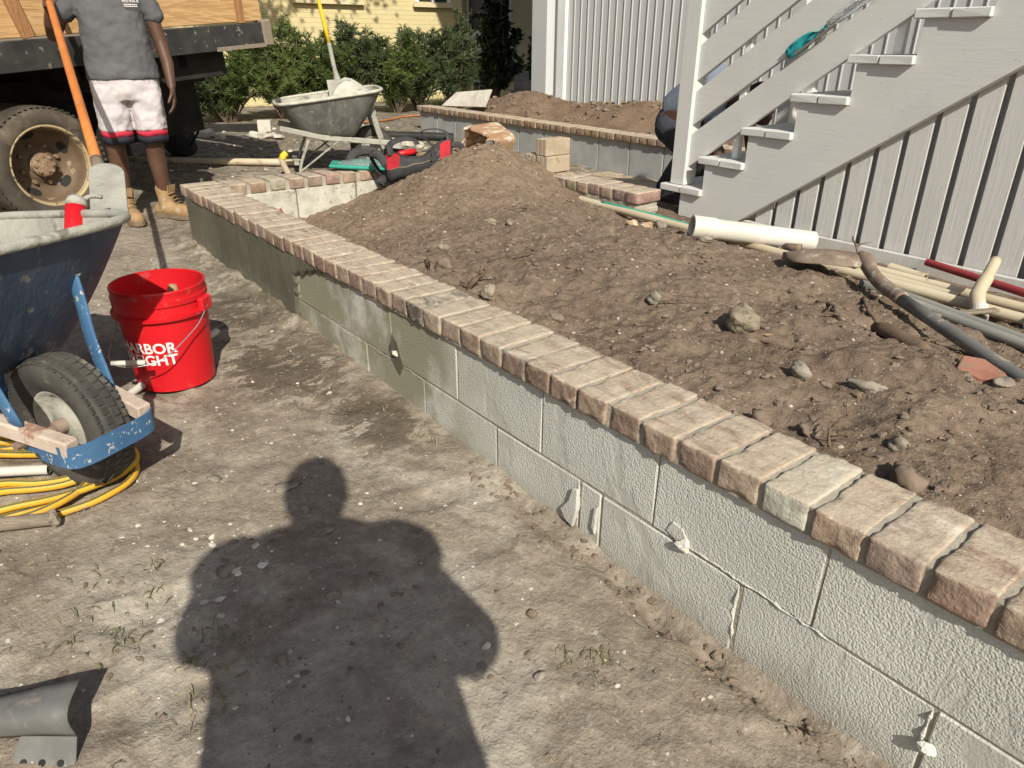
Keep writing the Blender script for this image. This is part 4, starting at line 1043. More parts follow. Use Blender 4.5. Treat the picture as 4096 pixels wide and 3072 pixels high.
# mortar in the trays
def mortar_heap(parent_root, name, label, z0, peak, seed, mat, ex=.40, ey=.30):
    b = MB(); n = 40; vs = [(-.42, 0, z0 + .05)]; fs = []
    for i in range(1, 9):
        t = i / 8
        for k in range(n):
            c, s = sup(2 * math.pi * k / n, 3.4); x = -.40 + c * ex * t; y = s * ey * t
            z = z0 + peak * math.exp(-((x + .24) / .16) ** 2 - ((y - .02) / .14) ** 2) + .10 * (x + .4) + .03 * float(fbm(np.array([x * 9]), np.array([y * 9]), seed, 4, .6)[0]); vs.append((x, y, z))
    for k in range(n): fs.append((0, 1 + k, 1 + (k + 1) % n))
    for i in range(7):
        for k in range(n): fs.append((1 + i * n + k, 1 + (i + 1) * n + k, 1 + (i + 1) * n + (k + 1) % n, 1 + i * n + (k + 1) % n))
    b.add(vs, fs); o = b.build(name, MAT[mat]); o.location = parent_root.location; o.rotation_euler = parent_root.rotation_euler
    return tag(o, label, 'mortar')
mortar_heap(wb2, 'mortar_heap', 'pale mortar heaped in the grey wheelbarrow', .60, .17, 7, 'mortarpale')
mortar_heap(wb1, 'mortar_heap', 'grey mortar lying in the blue wheelbarrow', .43, .0, 8, 'caked', .24, .2)

def stick(b, p0, p1, r0, r1, n=10, k=6):
    p0 = Vector(p0); p1 = Vector(p1); b.tube([p0.lerp(p1, i / k) for i in range(k + 1)], [r0 + (r1 - r0) * i / k for i in range(k + 1)], n); return b
# shovel with yellow handle standing in the mortar
sv = empty('shovel', (-6.18, 2.88, .74), 0, 'shovel with yellow handle stuck in the far mortar heap', 'shovel')
b = MB(); stick(b, (-.02, -.005, .42), (-.12, -.09, 1.15), .017, .015); b.build('handle', MAT['yellow'], sv, smooth=True)
b = MB(); b.tube(bez([(-.02, -.005, .42), (-.005, .01, .26), (.01, .02, .17), (.05, .015, .10)], 5), [.018] * 8 + [.02, .022, .024, .026, .028, .03, .032, .034][:8], 10); b.build('socket', MAT['caked'], sv, smooth=True)
b = MB()
vs = []; fs = []
for i in range(9):
    t = i / 8; w = .11 * (1 - max(0, (t - .7) / .3) ** 2 * .75)
    for k in range(7):
        u = k / 6 * 2 - 1; vs.append((.06 + .03 * u * u + .06 * t, u * w, .14 - .27 * t))
for i in range(8):
    for k in range(6): fs.append((i * 7 + k, i * 7 + k + 1, i * 7 + 8 + k, i * 7 + 7 + k))
b.add(vs, fs); o = b.build('blade', MAT['caked'], sv, smooth=True); m = o.modifiers.new('s', 'SOLIDIFY'); m.thickness = .004
# shovel held by the worker, blade resting in the blue barrow
sv = empty('shovel', (-3.0, .33, .62), 0, 'orange-handled shovel held by the worker, cement-coated blade in the blue wheelbarrow', 'shovel')
def wp(o, v): return Vector(v) - Vector(o.location)
HT, HBt = Vector((-5.65, .80, 1.60)), Vector((-3.05, .468, .773))
b = MB(); stick(b, wp(sv, HT), wp(sv, HBt), .0175, .0185, 12); b.build('handle', MAT['orange'], sv, smooth=True)
SB = Vector((-2.90, .448, .715))
b = MB(); b.tube([wp(sv, HBt) + (HBt - SB).normalized() * .03, wp(sv, HBt), wp(sv, SB)], [.021, .022, .020], 12); b.build('socket', MAT['rust'], sv, smooth=True)
# long round-ended blade seen face on
ax = (Vector((-2.90, .470, .785)) - Vector((-2.55, .392, .684))).normalized(); sdv = SIDE.copy(); nb = ax.cross(sdv).normalized()
poly = [(-.060, -.02), (.060, -.02), (.062, .30)] + [(.062 * math.cos(a), .30 + .075 * math.sin(a)) for a in np.linspace(.2, math.pi - .2, 11)] + [(-.062, .30)]
M = Matrix((sdv, ax, nb)).transposed().to_4x4(); M.translation = wp(sv, Vector((-2.93, .475, .785)) - ax * .375)
b = MB(); b.prism(poly, -.005, .005, M); b.build('blade', MAT['caked'], sv, bevel=.003)
# tools with handles poking out of the blue tray
tl = empty('trowel', (-2.60, .07, .53), 0, 'trowel with worn wooden handle lying in the blue wheelbarrow', 'trowel')
b = MB(); b.tube([(0, 0, .03), (-.005, .0, .06), (-.02, .01, .13), (-.028, .012, .15)], [.012, .018, .019, .013], 10); b.build('handle', MAT['ash'], tl, smooth=True)
b = MB(); b.tube([(0, 0, .03), (.01, -.01, -.03)], .007, 8); b.prism([(-.05, 0), (.05, 0), (.0, .16)], -.0015, .0015, rotm((.01, -.02, -.035), R(-160), 0, 0)); b.build('blade', MAT['galv'], tl)
tl = empty('rubber_mallet', (-2.46, .27, .585), 0, 'tool with bright red grip resting on the rim of the blue wheelbarrow', 'tool')
b = MB(); b.tube([(.04, -.03, -.02), (0, 0, .06), (-.045, .03, .145)], [.026, .027, .028], 12); b.build('grip', MAT['redplastic'], tl, smooth=True)
b = MB(); b.tube([(-.047, .031, .147), (-.06, .04, .158)], [.030, .028], 12); b.tube(bez([(-.055, .04, .155), (-.07, .08, .165), (-.08, .11, .158)], 4), .007, 8); b.build('end_cap', MAT['caked'], tl, smooth=True)

# ---------------------------------------------------------------- red bucket
bz = .050
bk = empty('bucket', (-2.66, .505, bz), 0, 'bright red plastic bucket with white lettering beside the blue wheelbarrow', 'bucket')
def brad(z): return .133 + .018 * z / .36
b = MB(); b.lathe([(0, .002), (.12, .0), (brad(.0), .006), (brad(.12), .12), (brad(.27), .27), (.163, .272), (.165, .284), (brad(.284) + .002, .286), (brad(.318), .318), (.1555, .320), (.157, .338), (.1535, .340), (.153, .360), (.1555, .366), (.1535, .372), (.147, .370), (.145, .30), (.129, .012), (0, .012)], 56); b.build('body', MAT['redplastic'], bk, smooth=True).modifiers.new('e', 'EDGE_SPLIT').split_angle = R(40)
ears = [R(46), R(226)]
for a in ears:
    b = MB(); b.box(.150, .172, -.035, .035, .275, .325, .006, rotm((0, 0, 0), 0, 0, a)); b.build('ear', MAT['redplastic'], bk)
# wire bail hanging on the near side
pa = [Vector((.172 * math.cos(a), .172 * math.sin(a), .295)) for a in ears]
mid = Vector((.19, -.17, .165)); pts = bez([pa[0], pa[0].lerp(mid, .25) + Vector((.035, .0, -.03)), mid + Vector((.03, .075, 0)), mid + Vector((-.05, -.045, 0)), pa[1].lerp(mid, .3) + Vector((0, -.02, -.03)), pa[1]], 8)
b = MB(); b.tube(pts, .0022, 6); ba = b.build('bail', MAT['galv'], bk, smooth=True)
b = MB(); b.tube([mid + Vector((.03, .075, 0)).lerp(Vector((-.05, -.045, 0)), t) for t in (.25, .5, .75, 1)], [.0085, .009, .009, .0085], 10); b.build('grip', MAT['pvc'], ba, smooth=True)
# lettering wrapped on the bucket wall
def wrap_text(body, size, zc, ang, parent, rad, name='lettering', mat='white', bold=.0):
    cu = bpy.data.curves.new(name, 'FONT'); cu.body = body; cu.size = size; cu.align_x = 'CENTER'; cu.offset = bold; cu.resolution_u = 3
    to = bpy.data.objects.new(name, cu); COL.objects.link(to)
    bpy.context.view_layer.update()
    me = bpy.data.meshes.new_from_object(to.evaluated_get(bpy.context.evaluated_depsgraph_get()))
    bpy.data.objects.remove(to)
    import bmesh
    bm = bmesh.new(); bm.from_mesh(me); bmesh.ops.triangulate(bm, faces=bm.faces)
    bmesh.ops.subdivide_edges(bm, edges=[e for e in bm.edges if e.calc_length() > .012], cuts=2, use_grid_fill=False)
    for v in bm.verts:
        x, y = v.co.x, v.co.y; z = zc + y; r = rad(z); a = ang + x / r
        v.co = Vector(((r + .0012) * math.cos(a), (r + .0012) * math.sin(a), z))
    bm.to_mesh(me); bm.free(); me.materials.clear(); me.materials.append(MAT[mat]); me.name = name
    o = bpy.data.objects.new(name, me); COL.objects.link(o); o.parent = parent; return o
aa = R(-47)
wrap_text('HARBOR', .053, .156, aa, bk, brad, bold=.0012); wrap_text('FREIGHT', .053, .112, aa, bk, brad, bold=.0012)
tl = empty('hawk_handle', (-2.70, .55, .20), 0, 'wooden tool handle standing in the red bucket', 'tool')
b = MB(); b.tube([(.02, -.02, -.12), (0, 0, .08), (-.012, .012, .17), (-.016, .016, .185)], [.016, .017, .019, .013], 10); b.build('handle', MAT['ash'], tl, smooth=True)
# stub of white pipe behind the bucket
def pipe(name, p0, p1, ro, mat, label, cat='pipe', group=None, ri=None, sock=None, n=20):
    p0 = Vector(p0); root = empty(name, p0, 0, label, cat, group); q = Vector(p1) - p0
    b = MB(); b.hollow((0, 0, 0), q, ro, ri or ro * .86, n); b.build('tube', MAT[mat], root, smooth=False).modifiers.new('b', 'EDGE_SPLIT')
    for o in root.children: o.data.polygons.foreach_set('use_smooth', [True] * len(o.data.polygons))
    if sock:
        b = MB(); d = q.normalized(); b.hollow((d * -.002), d * sock[0], ro * sock[1], ro * .9, n); b.tube([d * sock[0], d * (sock[0] + .02)], [ro * sock[1], ro * 1.005], n, False); b.build('socket', MAT[mat], root, smooth=True).modifiers.new('b', 'EDGE_SPLIT')
    return root
pipe('pvc_pipe', (-2.93, .74, .095), (-2.52, .27, .068), .0135, 'pvc', 'short white pipe poking out behind the red bucket')
# ---------------------------------------------------------------- yellow hose
rr = random.Random(12); P = []
for k in range(150):
    t = k / 150 * 5.2 * 2 * math.pi; tn = k / 150
    cx, cy = -2.23 + .05 * math.sin(t * .37), -.09 + .03 * math.cos(t * .21)
    rx, ry_ = .17 + .06 * math.sin(t * .31 + 1), .30 + .05 * math.sin(t * .43 + 2)
    a = t * 1.0; dx, dy = math.cos(a) * rx, math.sin(a) * ry_; ro_ = R(-28)
    x = cx + dx * math.cos(ro_) - dy * math.sin(ro_); y = cy + dx * math.sin(ro_) + dy * math.cos(ro_)
    P.append((x, y, gz(x, y) + .013 + .020 * (.5 + .5 * math.sin(t * 2.3)) * tn + .018 * tn))
ho = empty('garden_hose', (-2.2, -.15, .05), 0, 'tangled coil of yellow hose under the blue wheelbarrow', 'hose')
b = MB(); b.tube([wp(ho, p) for p in bez(P, 3)], .0105, 10); tb = b.build('tube', MAT['hose'], ho, smooth=True)
b = MB(); b.tube([wp(ho, Vector(p) + Vector((.004, -.002, .0094))) for p in bez(P, 3)], .0028, 5); b.build('stripe', MAT['hosestripe'], tb, smooth=True)
pipe('pvc_pipe', (-2.35, -.32, .10), (-2.18, .03, .075), .0145, 'pvc', 'white pipe lying across the yellow hose')
# brick halves on the ground under the barrow, wood stake and metal scrap at the left edge
wd = empty('wood_stake', (-1.93, -.0, .062), R(-116), 'weathered round wood stake at the left edge', 'stake')
b = MB(); b.tube([(.0, 0, 0), (.25, .004, .004), (.6, -.006, .0)], [.018, .021, .022], 9); b.build('shaft', MAT['oldwood'], wd, smooth=True)
b = MB(); b.rock((-.004, 0, 0), (.016, .020, .020), 5, 10, 7, .3); b.build('split_end', MAT['oldwood'], wd)
sc = empty('metal_scrap', (-1.22, -.10, .03), 0, 'curved grey metal tool plate with bolt holes at the lower left', 'metal plate')
B0, B1 = Vector((-1.38, -.33, .055)), Vector((-1.172, -.066, .055)); T0, T1 = Vector((-1.40, -.31, .085)), Vector((-1.228, -.036, .128))
vs = []; fs = []
for i in range(11):
    t = i / 10
    for k in range(9):
        u = k / 8; p = B0.lerp(B1, t).lerp(T0.lerp(T1, t), u) + Vector((.026, -.02, .02)) * math.sin(math.pi * u) * .9 + Vector((0, 0, .004 * math.sin(t * 9)))
        vs.append(wp(sc, p))
for i in range(10):
    for k in range(8): fs.append((i * 9 + k, i * 9 + 9 + k, i * 9 + 10 + k, i * 9 + k + 1))
b = MB(); b.add(vs, fs); o = b.build('plate', MAT['greysteel'], sc, smooth=True); o.modifiers.new('s', 'SOLIDIFY').thickness = .004
M = Matrix.Translation(wp(sc, (-1.172, -.066, .056))) @ Matrix.Rotation(math.atan2(B0.y - B1.y, B0.x - B1.x), 4, 'Z') @ Matrix.Rotation(R(-52), 4, 'X')
b = MB(); b.prism([(0, -.002), (.10, -.002), (.105, .012), (.11, .050), (.102, .058), (.0, .058), (-.004, .04)], -.002, .002, M); fl = b.build('flange', MAT['greysteel'], sc, bevel=.001)
for hx in (.022, .055, .088):
    b = MB(); b.lathe([(0, .0026), (.0045, .0026), (.0062, .0034), (.0062, .0016)], 12, M @ Matrix.Translation((hx, .042, 0))); b.build('bolt_hole', MAT['under'], fl)
# ---------------------------------------------------------------- things lying in and round the near bed
# loose paving bricks on the garden wall
def stack_paver(x, y, z, label, rz=0, up=False):
    root = empty('loose_paver', (x, y, z), rz, label, 'paving brick', 'loose pavers on the garden wall')
    b = MB(); w = .038
    for q in range(3):                  # ribbed sides: three slabs with grooves
        b.box(-.052 + q * .035, -.052 + q * .035 + .0335, -.10, .10, 0, .100, .004)
    b.build('body', MAT['paver'], root); return root
stack_paver(-3.585, 3.122, ZT + .005, 'paver at the bottom of the small stack on the garden wall', R(2))
stack_paver(-3.59, 3.122, ZT + .107, 'paver lying on top of the small stack on the garden wall', R(-1))
stack_paver(-3.705, 3.122, ZT + .005, 'low single paver left of the small stack on the garden wall', R(1))
for k, (x, y, a) in enumerate(((-3.62, 3.58, 20), (-3.45, 3.62, 4), (-3.30, 3.66, 60))):
    o = place(PV[k % 3], 'loose_paver', MAT['paver'], None, (x, y, .125), rz=R(a)); tag(o, ['paver tilted behind the garden wall bricks', 'paver lying flat behind the garden wall bricks', 'rightmost paver behind the garden wall bricks'][k], 'paving brick', 'pavers left on the walkway')
# tool bag
TBL = Vector((-4.05, 2.42, .375))
tbg = empty('tool_bag', TBL, math.atan2(.80, .60), 'open black and red canvas tool bag slumped on the soil mound', 'bag')
tbg.scale = (.84, .9, .84)
def bagsec(u):
    """outline of the bag at u along its length: list of (y,z)"""
    sg = .016 * math.sin(u * 9)
    return [(-.13, .0), (-.155, .05), (-.15, .11), (-.125 + sg, .165), (-.105 + sg, .185 - .05 * math.cos(u * math.pi)), (.105 - sg, .185 - .05 * math.cos(u * math.pi)), (.125 - sg, .165), (.15, .11), (.155, .05), (.13, .0)]
nU = 17; vs = []; fs = []
def bagring(u):
    e = 1 - .22 * abs(u) ** 4; lift = .10 * (u + 1) / 2
    dip = .075 * math.cos(u * math.pi / 2) ** 2
    S = [(-.12, .005), (-.15, .05), (-.152, .10), (-.135, .155), (-.112, .215), (-.10, .218), (-.118, .155), (-.13, .08), (.0, .04), (.13, .08), (.118, .155), (.10, .218), (.112, .215), (.135, .155), (.152, .10), (.15, .05), (.12, .005)]
    return [(u * .235, y * e + .008 * math.sin(7 * u + 9 * z), z + lift - (dip if z > .19 else dip * .5 if z > .14 else 0) + .004 * math.sin(13 * u + 20 * y)) for y, z in S]
mS = 17
for i in range(nU): vs += bagring(i / (nU - 1) * 2 - 1)
for i in range(nU - 1):
    for k in range(mS): fs.append((i * mS + k, i * mS + (k + 1) % mS, (i + 1) * mS + (k + 1) % mS, (i + 1) * mS + k))
fs.append(tuple(range(mS))[::-1]); fs.append(tuple((nU - 1) * mS + k for k in range(mS)))
b = MB(); b.add(vs, fs); body = b.build('body', MAT['bagblack'], tbg, smooth=True)
# red end panels
def panel(us, k0, k1, off, nm, mt):
    b = MB(); vs = []; fs = []
    n = len(us)
    for u in us:
        r = bagring(u)
        for k in range(k0, k1 + 1):
            x, y, z = r[k]; l = math.hypot(y, z - .1); vs.append((x, y + math.copysign(off, y), z + .001))
    m = k1 - k0 + 1
    for i in range(n - 1):
        for k in range(m - 1): fs.append((i * m + k, i * m + k + 1, i * m + m + k + 1, i * m + m + k))
    b.add(vs, fs); return b.build(nm, MAT[mt], tbg, smooth=True)
panel([-1, -.9, -.8, -.7, -.58], 2, 4, .004, 'red_panel', 'bagred'); panel([.68, .78, .88, 1], 2, 4, .004, 'red_panel', 'bagred')
panel([-1, -.9, -.8, -.7, -.58], 12, 14, .004, 'red_panel', 'bagred')
b = MB(); r0 = bagring(-1.0)
b.add([(-.238, y, z + .002) for (x, y, z) in r0[2:5]] + [(-.238, y, z + .002) for (x, y, z) in r0[12:15]], [(0, 1, 2, 3, 4, 5)]); b.build('red_panel', MAT['bagred'], tbg)
for k in (4, 12):                       # zip edges
    b = MB(); b.tube([bagring(u)[k] for u in np.linspace(-1, 1, 17)], .007, 6); b.build('zip', MAT['bagblack'], tbg, smooth=True)
b = MB(); b.tube([bagring(u)[2] for u in np.linspace(-1, 1, 17)], .0045, 6); b.build('piping', MAT['oldwood'], tbg, smooth=True)
# straps
b = MB(); b.tube(bez([(-.20, -.11, .20), (-.21, -.05, .27), (-.13, .02, .30), (-.05, .06, .29), (-.02, .04, .26)], 6), .024, 8, True, None, .22, Vector((0, 0, 1))); b.build('carry_strap', MAT['bagblack'], tbg, smooth=True)
b = MB(); b.tube(bez([(.10, .12, .22), (.0, .14, .33), (.10, .12, .36), (.20, .05, .34), (.22, .0, .25)], 6), .02, 8, True, None, .2, Vector((0, 0, 1))); b.build('carry_strap', MAT['bagblack'], tbg, smooth=True)
b = MB(); b.tube(bez([(-.24, -.10, .13), (-.30, -.07, .20), (-.37, .0, .19), (-.33, .03, .08), (-.26, -.04, .03), (-.31, -.09, .0), (-.26, -.13, -.01)], 6), .030, 8, True, None, .18, Vector((0, 1, 0))); b.build('shoulder_strap', MAT['bagblack'], tbg, smooth=True)
b = MB(); b.tube(bez([(.24, -.05, .27), (.31, -.05, .26), (.33, -.06, .15), (.27, -.08, .12)], 6), .022, 8, True, None, .2, Vector((0, 1, 0))); b.build('end_strap', MAT['bagblack'], tbg, smooth=True)
b = MB(); b.box(.10, .14, -.160, -.150, .10, .24, .004); b.box(.09, .15, -.166, -.158, .17, .19, .002); b.build('buckle', MAT['bagblack'], tbg)
# tools showing in the bag
for k, (x, y, z, m) in enumerate(((.02, -.02, .175, 'ash'), (.07, .0, .18, 'ash'), (-.10, .05, .19, 'redplastic'))):
    tr_ = empty('hand_tool', TBL + .84 * (Matrix.Rotation(math.atan2(.8, .6), 3, 'Z') @ Vector((x, y, z))), R(40 * k), ['wooden tool handle lying in the open tool bag', 'worn wooden tool grip at the right inside the tool bag', 'red tool grip at the left inside the tool bag'][k], 'tool')
    b = MB(); b.tube([(-.06, 0, 0), (-.05, 0, .004), (.04, .01, .01), (.06, .012, .012)], [.012, .019, .02, .012], 9); b.build('grip', MAT[m], tr_, smooth=True)
    b = MB(); b.tube([(.06, .012, .012), (.14, .02, -.01)], .006, 7); b.build('shank', MAT['rust'], tr_)
# green backed blister pack on the wall corner
gp = empty('blister_pack', (-4.43, 2.20, ZT + .006), math.atan2(.86, .5), 'green plastic packaged tool in clear film on the brick corner', 'package')
b = MB(); b.box(-.20, .17, -.10, .10, 0, .022, .008, rotm((0, 0, 0), 0, R(4), 0)); b.build('backing', MAT['green'], gp)
b = MB(); b.ell((-.0, 0, .02), (.17, .085, .035), 20, 10); b.build('film', MAT['film'], gp, smooth=True)
b = MB(); b.tube(bez([(-.08, .02, .03), (-.04, .05, .085), (.05, .05, .10), (.12, .02, .07)], 5), .030, 8, True, None, .4, Vector((0, 1, 0))); b.build('tool_body', MAT['bagblack'], gp, smooth=True)
# clay flue tile
cf = empty('clay_flue', (-5.60, 4.06, .125), R(108), 'broken rounded clay flue tile lying behind the soil mound', 'flue tile')
vs = []; fs = []; n = 40; L_ = 7
for j, s_ in enumerate((.155, .137)):
    for i in range(L_):
        for k in range(n):
            c, s = sup(2 * math.pi * k / n + .785, 5.0); xx = -.20 + .40 * i / (L_ - 1)
            if i == 0: xx += .05 * math.sin(k * 1.3) + (.12 if 8 < k < 13 else 0)
            y, z = c * s_, s * s_; a = R(28); vs.append((xx, y * math.cos(a) - z * math.sin(a), .19 + y * math.sin(a) + z * math.cos(a)))
for j in range(2):
    o_ = j * L_ * n
    for i in range(L_ - 1):
        for k in range(n):
            q = (o_ + i * n + k, o_ + i * n + (k + 1) % n, o_ + (i + 1) * n + (k + 1) % n, o_ + (i + 1) * n + k); fs.append(q if j else q[::-1])
for e, i in ((0, 0), (1, L_ - 1)):
    for k in range(n):
        q = (i * n + k, i * n + (k + 1) % n, L_ * n + i * n + (k + 1) % n, L_ * n + i * n + k); fs.append(q[::-1] if e else q)
b = MB(); b.add(vs, fs); b.build('tile', MAT['clay'], cf, smooth=True).modifiers.new('e', 'EDGE_SPLIT')
# ---- pipes along the skirt
pipe('pvc_pipe', (-2.10, 2.69, .412), (-1.765, 3.17, .336), .047, 'pvc', 'thick white drain pipe with socket end at the foot of the stairs', ri=.043, sock=(.10, 1.10), n=32)
pipe('pvc_pipe', (-3.14, 2.955, .340), (-.70, 2.895, .300), .0205, 'pvcold', 'longest thin yellowed pipe running along the bed edge', ri=.017)
pipe('pvc_pipe', (-1.84, 3.03, .305), (-1.03, 2.985, .295), .0205, 'pvcold', 'thin yellowed pipe ending open between two longer pipes', ri=.017)
pipe('pvc_pipe', (-1.62, 3.075, .305), (-.60, 3.045, .292), .0195, 'pvcold', 'thin yellowed pipe nearest the skirt boards', ri=.016)
pipe('pvc_pipe', (-1.38, 3.145, .305), (-1.22, 3.125, .30), .020, 'pvcold', 'short yellowed pipe stub lying against the base board', ri=.016)
pipe('pvc_pipe', (-.76, 2.885, .300), (-.5, 2.88, .295), .026, 'pvc', 'white pipe coupling at the right edge', ri=.02)
pipe('red_pipe', (-1.275, 3.245, .335), (-.60, 2.99, .345), .0155, 'redpipe', 'dull red pipe slanting across the pale pipes', ri=.012)
pipe('grey_conduit', (-1.27, 2.69, .345), (-.3, 2.47, .318), .0175, 'conduit', 'grey conduit lying in the bed left of its twin', ri=.014)
pipe('grey_conduit', (-1.24, 2.745, .338), (-.3, 2.525, .312), .0175, 'conduit', 'grey conduit lying on the side towards the stairs', ri=.014)
el = empty('pipe_elbow', (-.93, 2.87, .335), 0, 'pale pipe elbow standing up against the pipes', 'pipe fitting')
b = MB(); b.tube(bez([(.04, -.06, -.02), (.0, .0, .02), (-.02, .10, .06), (-.045, .22, .10)], 6), [.026] * 7 + [.024] * 6 + [.0205] * 6, 16); b.build('elbow', MAT['pvcold'], el, smooth=True)
b = MB(); b.hollow((.055, -.085, -.035), (.03, -.04, -.008), .028, .022); b.build('collar', MAT['pvc'], el)
fi = empty('pipe_coupling', (-1.66, 3.0, .315), 0, 'stained white tee coupling on the thin pipes', 'pipe fitting')
b = MB(); b.tube([(-.05, .004, 0), (.06, -.003, 0)], .027, 14); b.tube([(0, 0, 0), (.02, -.05, -.01)], .025, 14); b.build('tee', MAT['pvcold'], fi, smooth=True)
rg = empty('rust_fitting', (-1.775, 3.02, .325), R(10), 'small rusty pipe fitting beside the thick drain pipe', 'pipe fitting')
b = MB(); b.tube([(-.035, 0, 0), (.02, .004, .004), (.035, .005, .004)], [.019, .02, .023], 12); b.build('body', MAT['rust'], rg, smooth=True)
gr = empty('green_hose', (-2.5, 2.97, .33), 0, 'thin green hose lying along the yellowed pipe', 'hose')
P = [(-2.95, 2.945, .355), (-2.75, 2.95, .352), (-2.57, 2.965, .345), (-2.36, 2.975, .335), (-2.2, 3.0, .325), (-2.0, 3.015, .318), (-1.8, 3.03, .305)]
b = MB(); b.tube([wp(gr, p) for p in bez(P, 6)], .0082, 8); b.build('tube', MAT['green'], gr, smooth=True)
# old rusty shovel with grey pole handle
os_ = empty('old_shovel', (-1.2, 2.62, .40), 0, 'rusty old shovel with bent neck and grey pole handle lying on the bed', 'shovel')
b = MB(); stick(b, wp(os_, (-1.03, 2.50, .385)), wp(os_, (-.20, 1.98, .325)), .0215, .0215, 14); b.build('handle', MAT['greyhandle'], os_, smooth=True)
P = [(-1.03, 2.50, .388), (-1.08, 2.535, .392), (-1.16, 2.59, .400), (-1.225, 2.645, .415), (-1.27, 2.69, .437), (-1.31, 2.715, .448)]
b = MB(); b.tube([wp(os_, p) for p in bez(P, 5)], [.0245] * 6 + [.025] * 10 + [.026, .028, .030, .031, .03, .028, .026, .024, .02, .016][:10], 12); b.build('socket', MAT['rust'], os_, smooth=True)
vs = []; fs = []; A0 = Vector((-1.29, 2.705, .452)); dirb = Vector((-.27, -.115, -.028)); sd_ = Vector((-.36, .85, .0)).normalized()
for i in range(11):
    t = i / 10; w = .105 * (1 - max(0, (t - .55) / .45) ** 2 * .98) * (.75 + .25 * min(1, t * 5))
    for k in range(9):
        u = k / 8 * 2 - 1; p = A0 + dirb * t + sd_ * u * w + Vector((0, 0, -.028 * u * u + .014 * math.sin(t * 3.1))); vs.append(wp(os_, p))
for i in range(10):
    for k in range(8): fs.append((i * 9 + k, i * 9 + k + 1, i * 9 + k + 10, i * 9 + k + 9))
b = MB(); b.add(vs, fs); o = b.build('blade', MAT['rust'], os_, smooth=True); o.modifiers.new('s', 'SOLIDIFY').thickness = .003
ws = empty('wood_strip', (-.86, 2.78, .335), 0, 'flat weathered wood strip resting across the conduits', 'wood strip')
b = MB(); b.box(0, .30, -.013, .013, -.005, .005, .002, rotm((.02, .04, .0), 0, R(0), R(245))); b.build('strip', MAT['oldwood'], ws)
# ---- stones, clods and roots picked out one by one
def rock(x, y, r, mat, label, seed, zoff=.35, rot=0, n=22, m=14, cat='stone'):
    if mat == 'clod': r = tuple(v * .72 for v in r); zoff = .12
    root = empty('stone', (x, y, sz(x, y)), 0, label, cat, None); b = MB(); b.rock((0, 0, r[2] * zoff), r, seed, n, m, .34 if mat == 'clod' else .26, rot); o = b.build('rock', MAT[mat], root, smooth=True); return root
rock(-1.185, 1.80, (.048, .04, .045), 'stone', 'largest rough tan stone in the middle of the bed', 11, .7)
rock(-1.53, 1.80, (.026, .022, .02), 'stonegrey', 'pale stone near the middle of the bed with twig beside it', 12, .6)
rock(-1.93, 1.40, (.03, .024, .026), 'stone', 'pointed tan stone close behind the brick cap', 13, .6)
rock(-1.69, 1.50, (.045, .022, .02), 'clod', 'dark flat clod behind the dark grey brick', 14)
rock(-2.40, 1.52, (.05, .04, .05), 'clod', 'big half-buried earth clod beside dry roots', 15, .3)
rock(-2.79, 2.04, (.034, .026, .018), 'stone', 'flat tan stone high on the slope of the mound', 16)
rock(-2.70, 2.09, (.026, .022, .018), 'stone', 'tan stone right of the flat one on the slope', 17)
rock(-2.37, 2.58, (.03, .022, .018), 'clay', 'orange brick chip near the bed edge', 18, .5, .4)
rock(-2.33, 2.64, (.03, .024, .018), 'clay', 'brown brick chip beside the orange chip', 19, .5, 1.2)
rock(-2.41, 2.83, (.028, .024, .03), 'stonegrey', 'grey stone leaning by the green hose', 20, .6)
rock(-1.92, 2.56, (.03, .02, .015), 'stonegrey', 'pale crumbling stone below the thin pipes', 21)
rock(-.895, 1.66, (.028, .022, .024), 'stonegrey', 'pale rough stone in the near part of the bed', 22, .5)
rock(-.845, 1.71, (.018, .016, .016), 'clod', 'small brown stone beside the pale rough one', 23, .5)
rock(-.75, 1.75, (.045, .014, .018), 'stonegrey', 'long pale chunk like broken mortar in the bed', 24, .4, .5)
rock(-.825, 1.395, (.04, .035, .035), 'clod', 'lumpy earth clod behind the bricks near the pale brick', 25, .4)
rock(-.73, 1.46, (.035, .03, .028), 'clod', 'earth clod with pale specks behind the pale brick', 26, .4)
rock(-.485, 1.40, (.05, .045, .05), 'clod', 'big cloven earth clod near the right end of the bricks', 27, .35)
rock(-.56, 1.52, (.022, .02, .016), 'stonegrey', 'pale chip among clods near the right end', 28)
rock(-2.62, 1.66, (.028, .022, .02), 'stone', 'tan stone on the slope above the big clod', 29)
rock(-.55, 2.06, (.02, .03, .014), 'stonegrey', 'small grey stone near the right edge', 30)
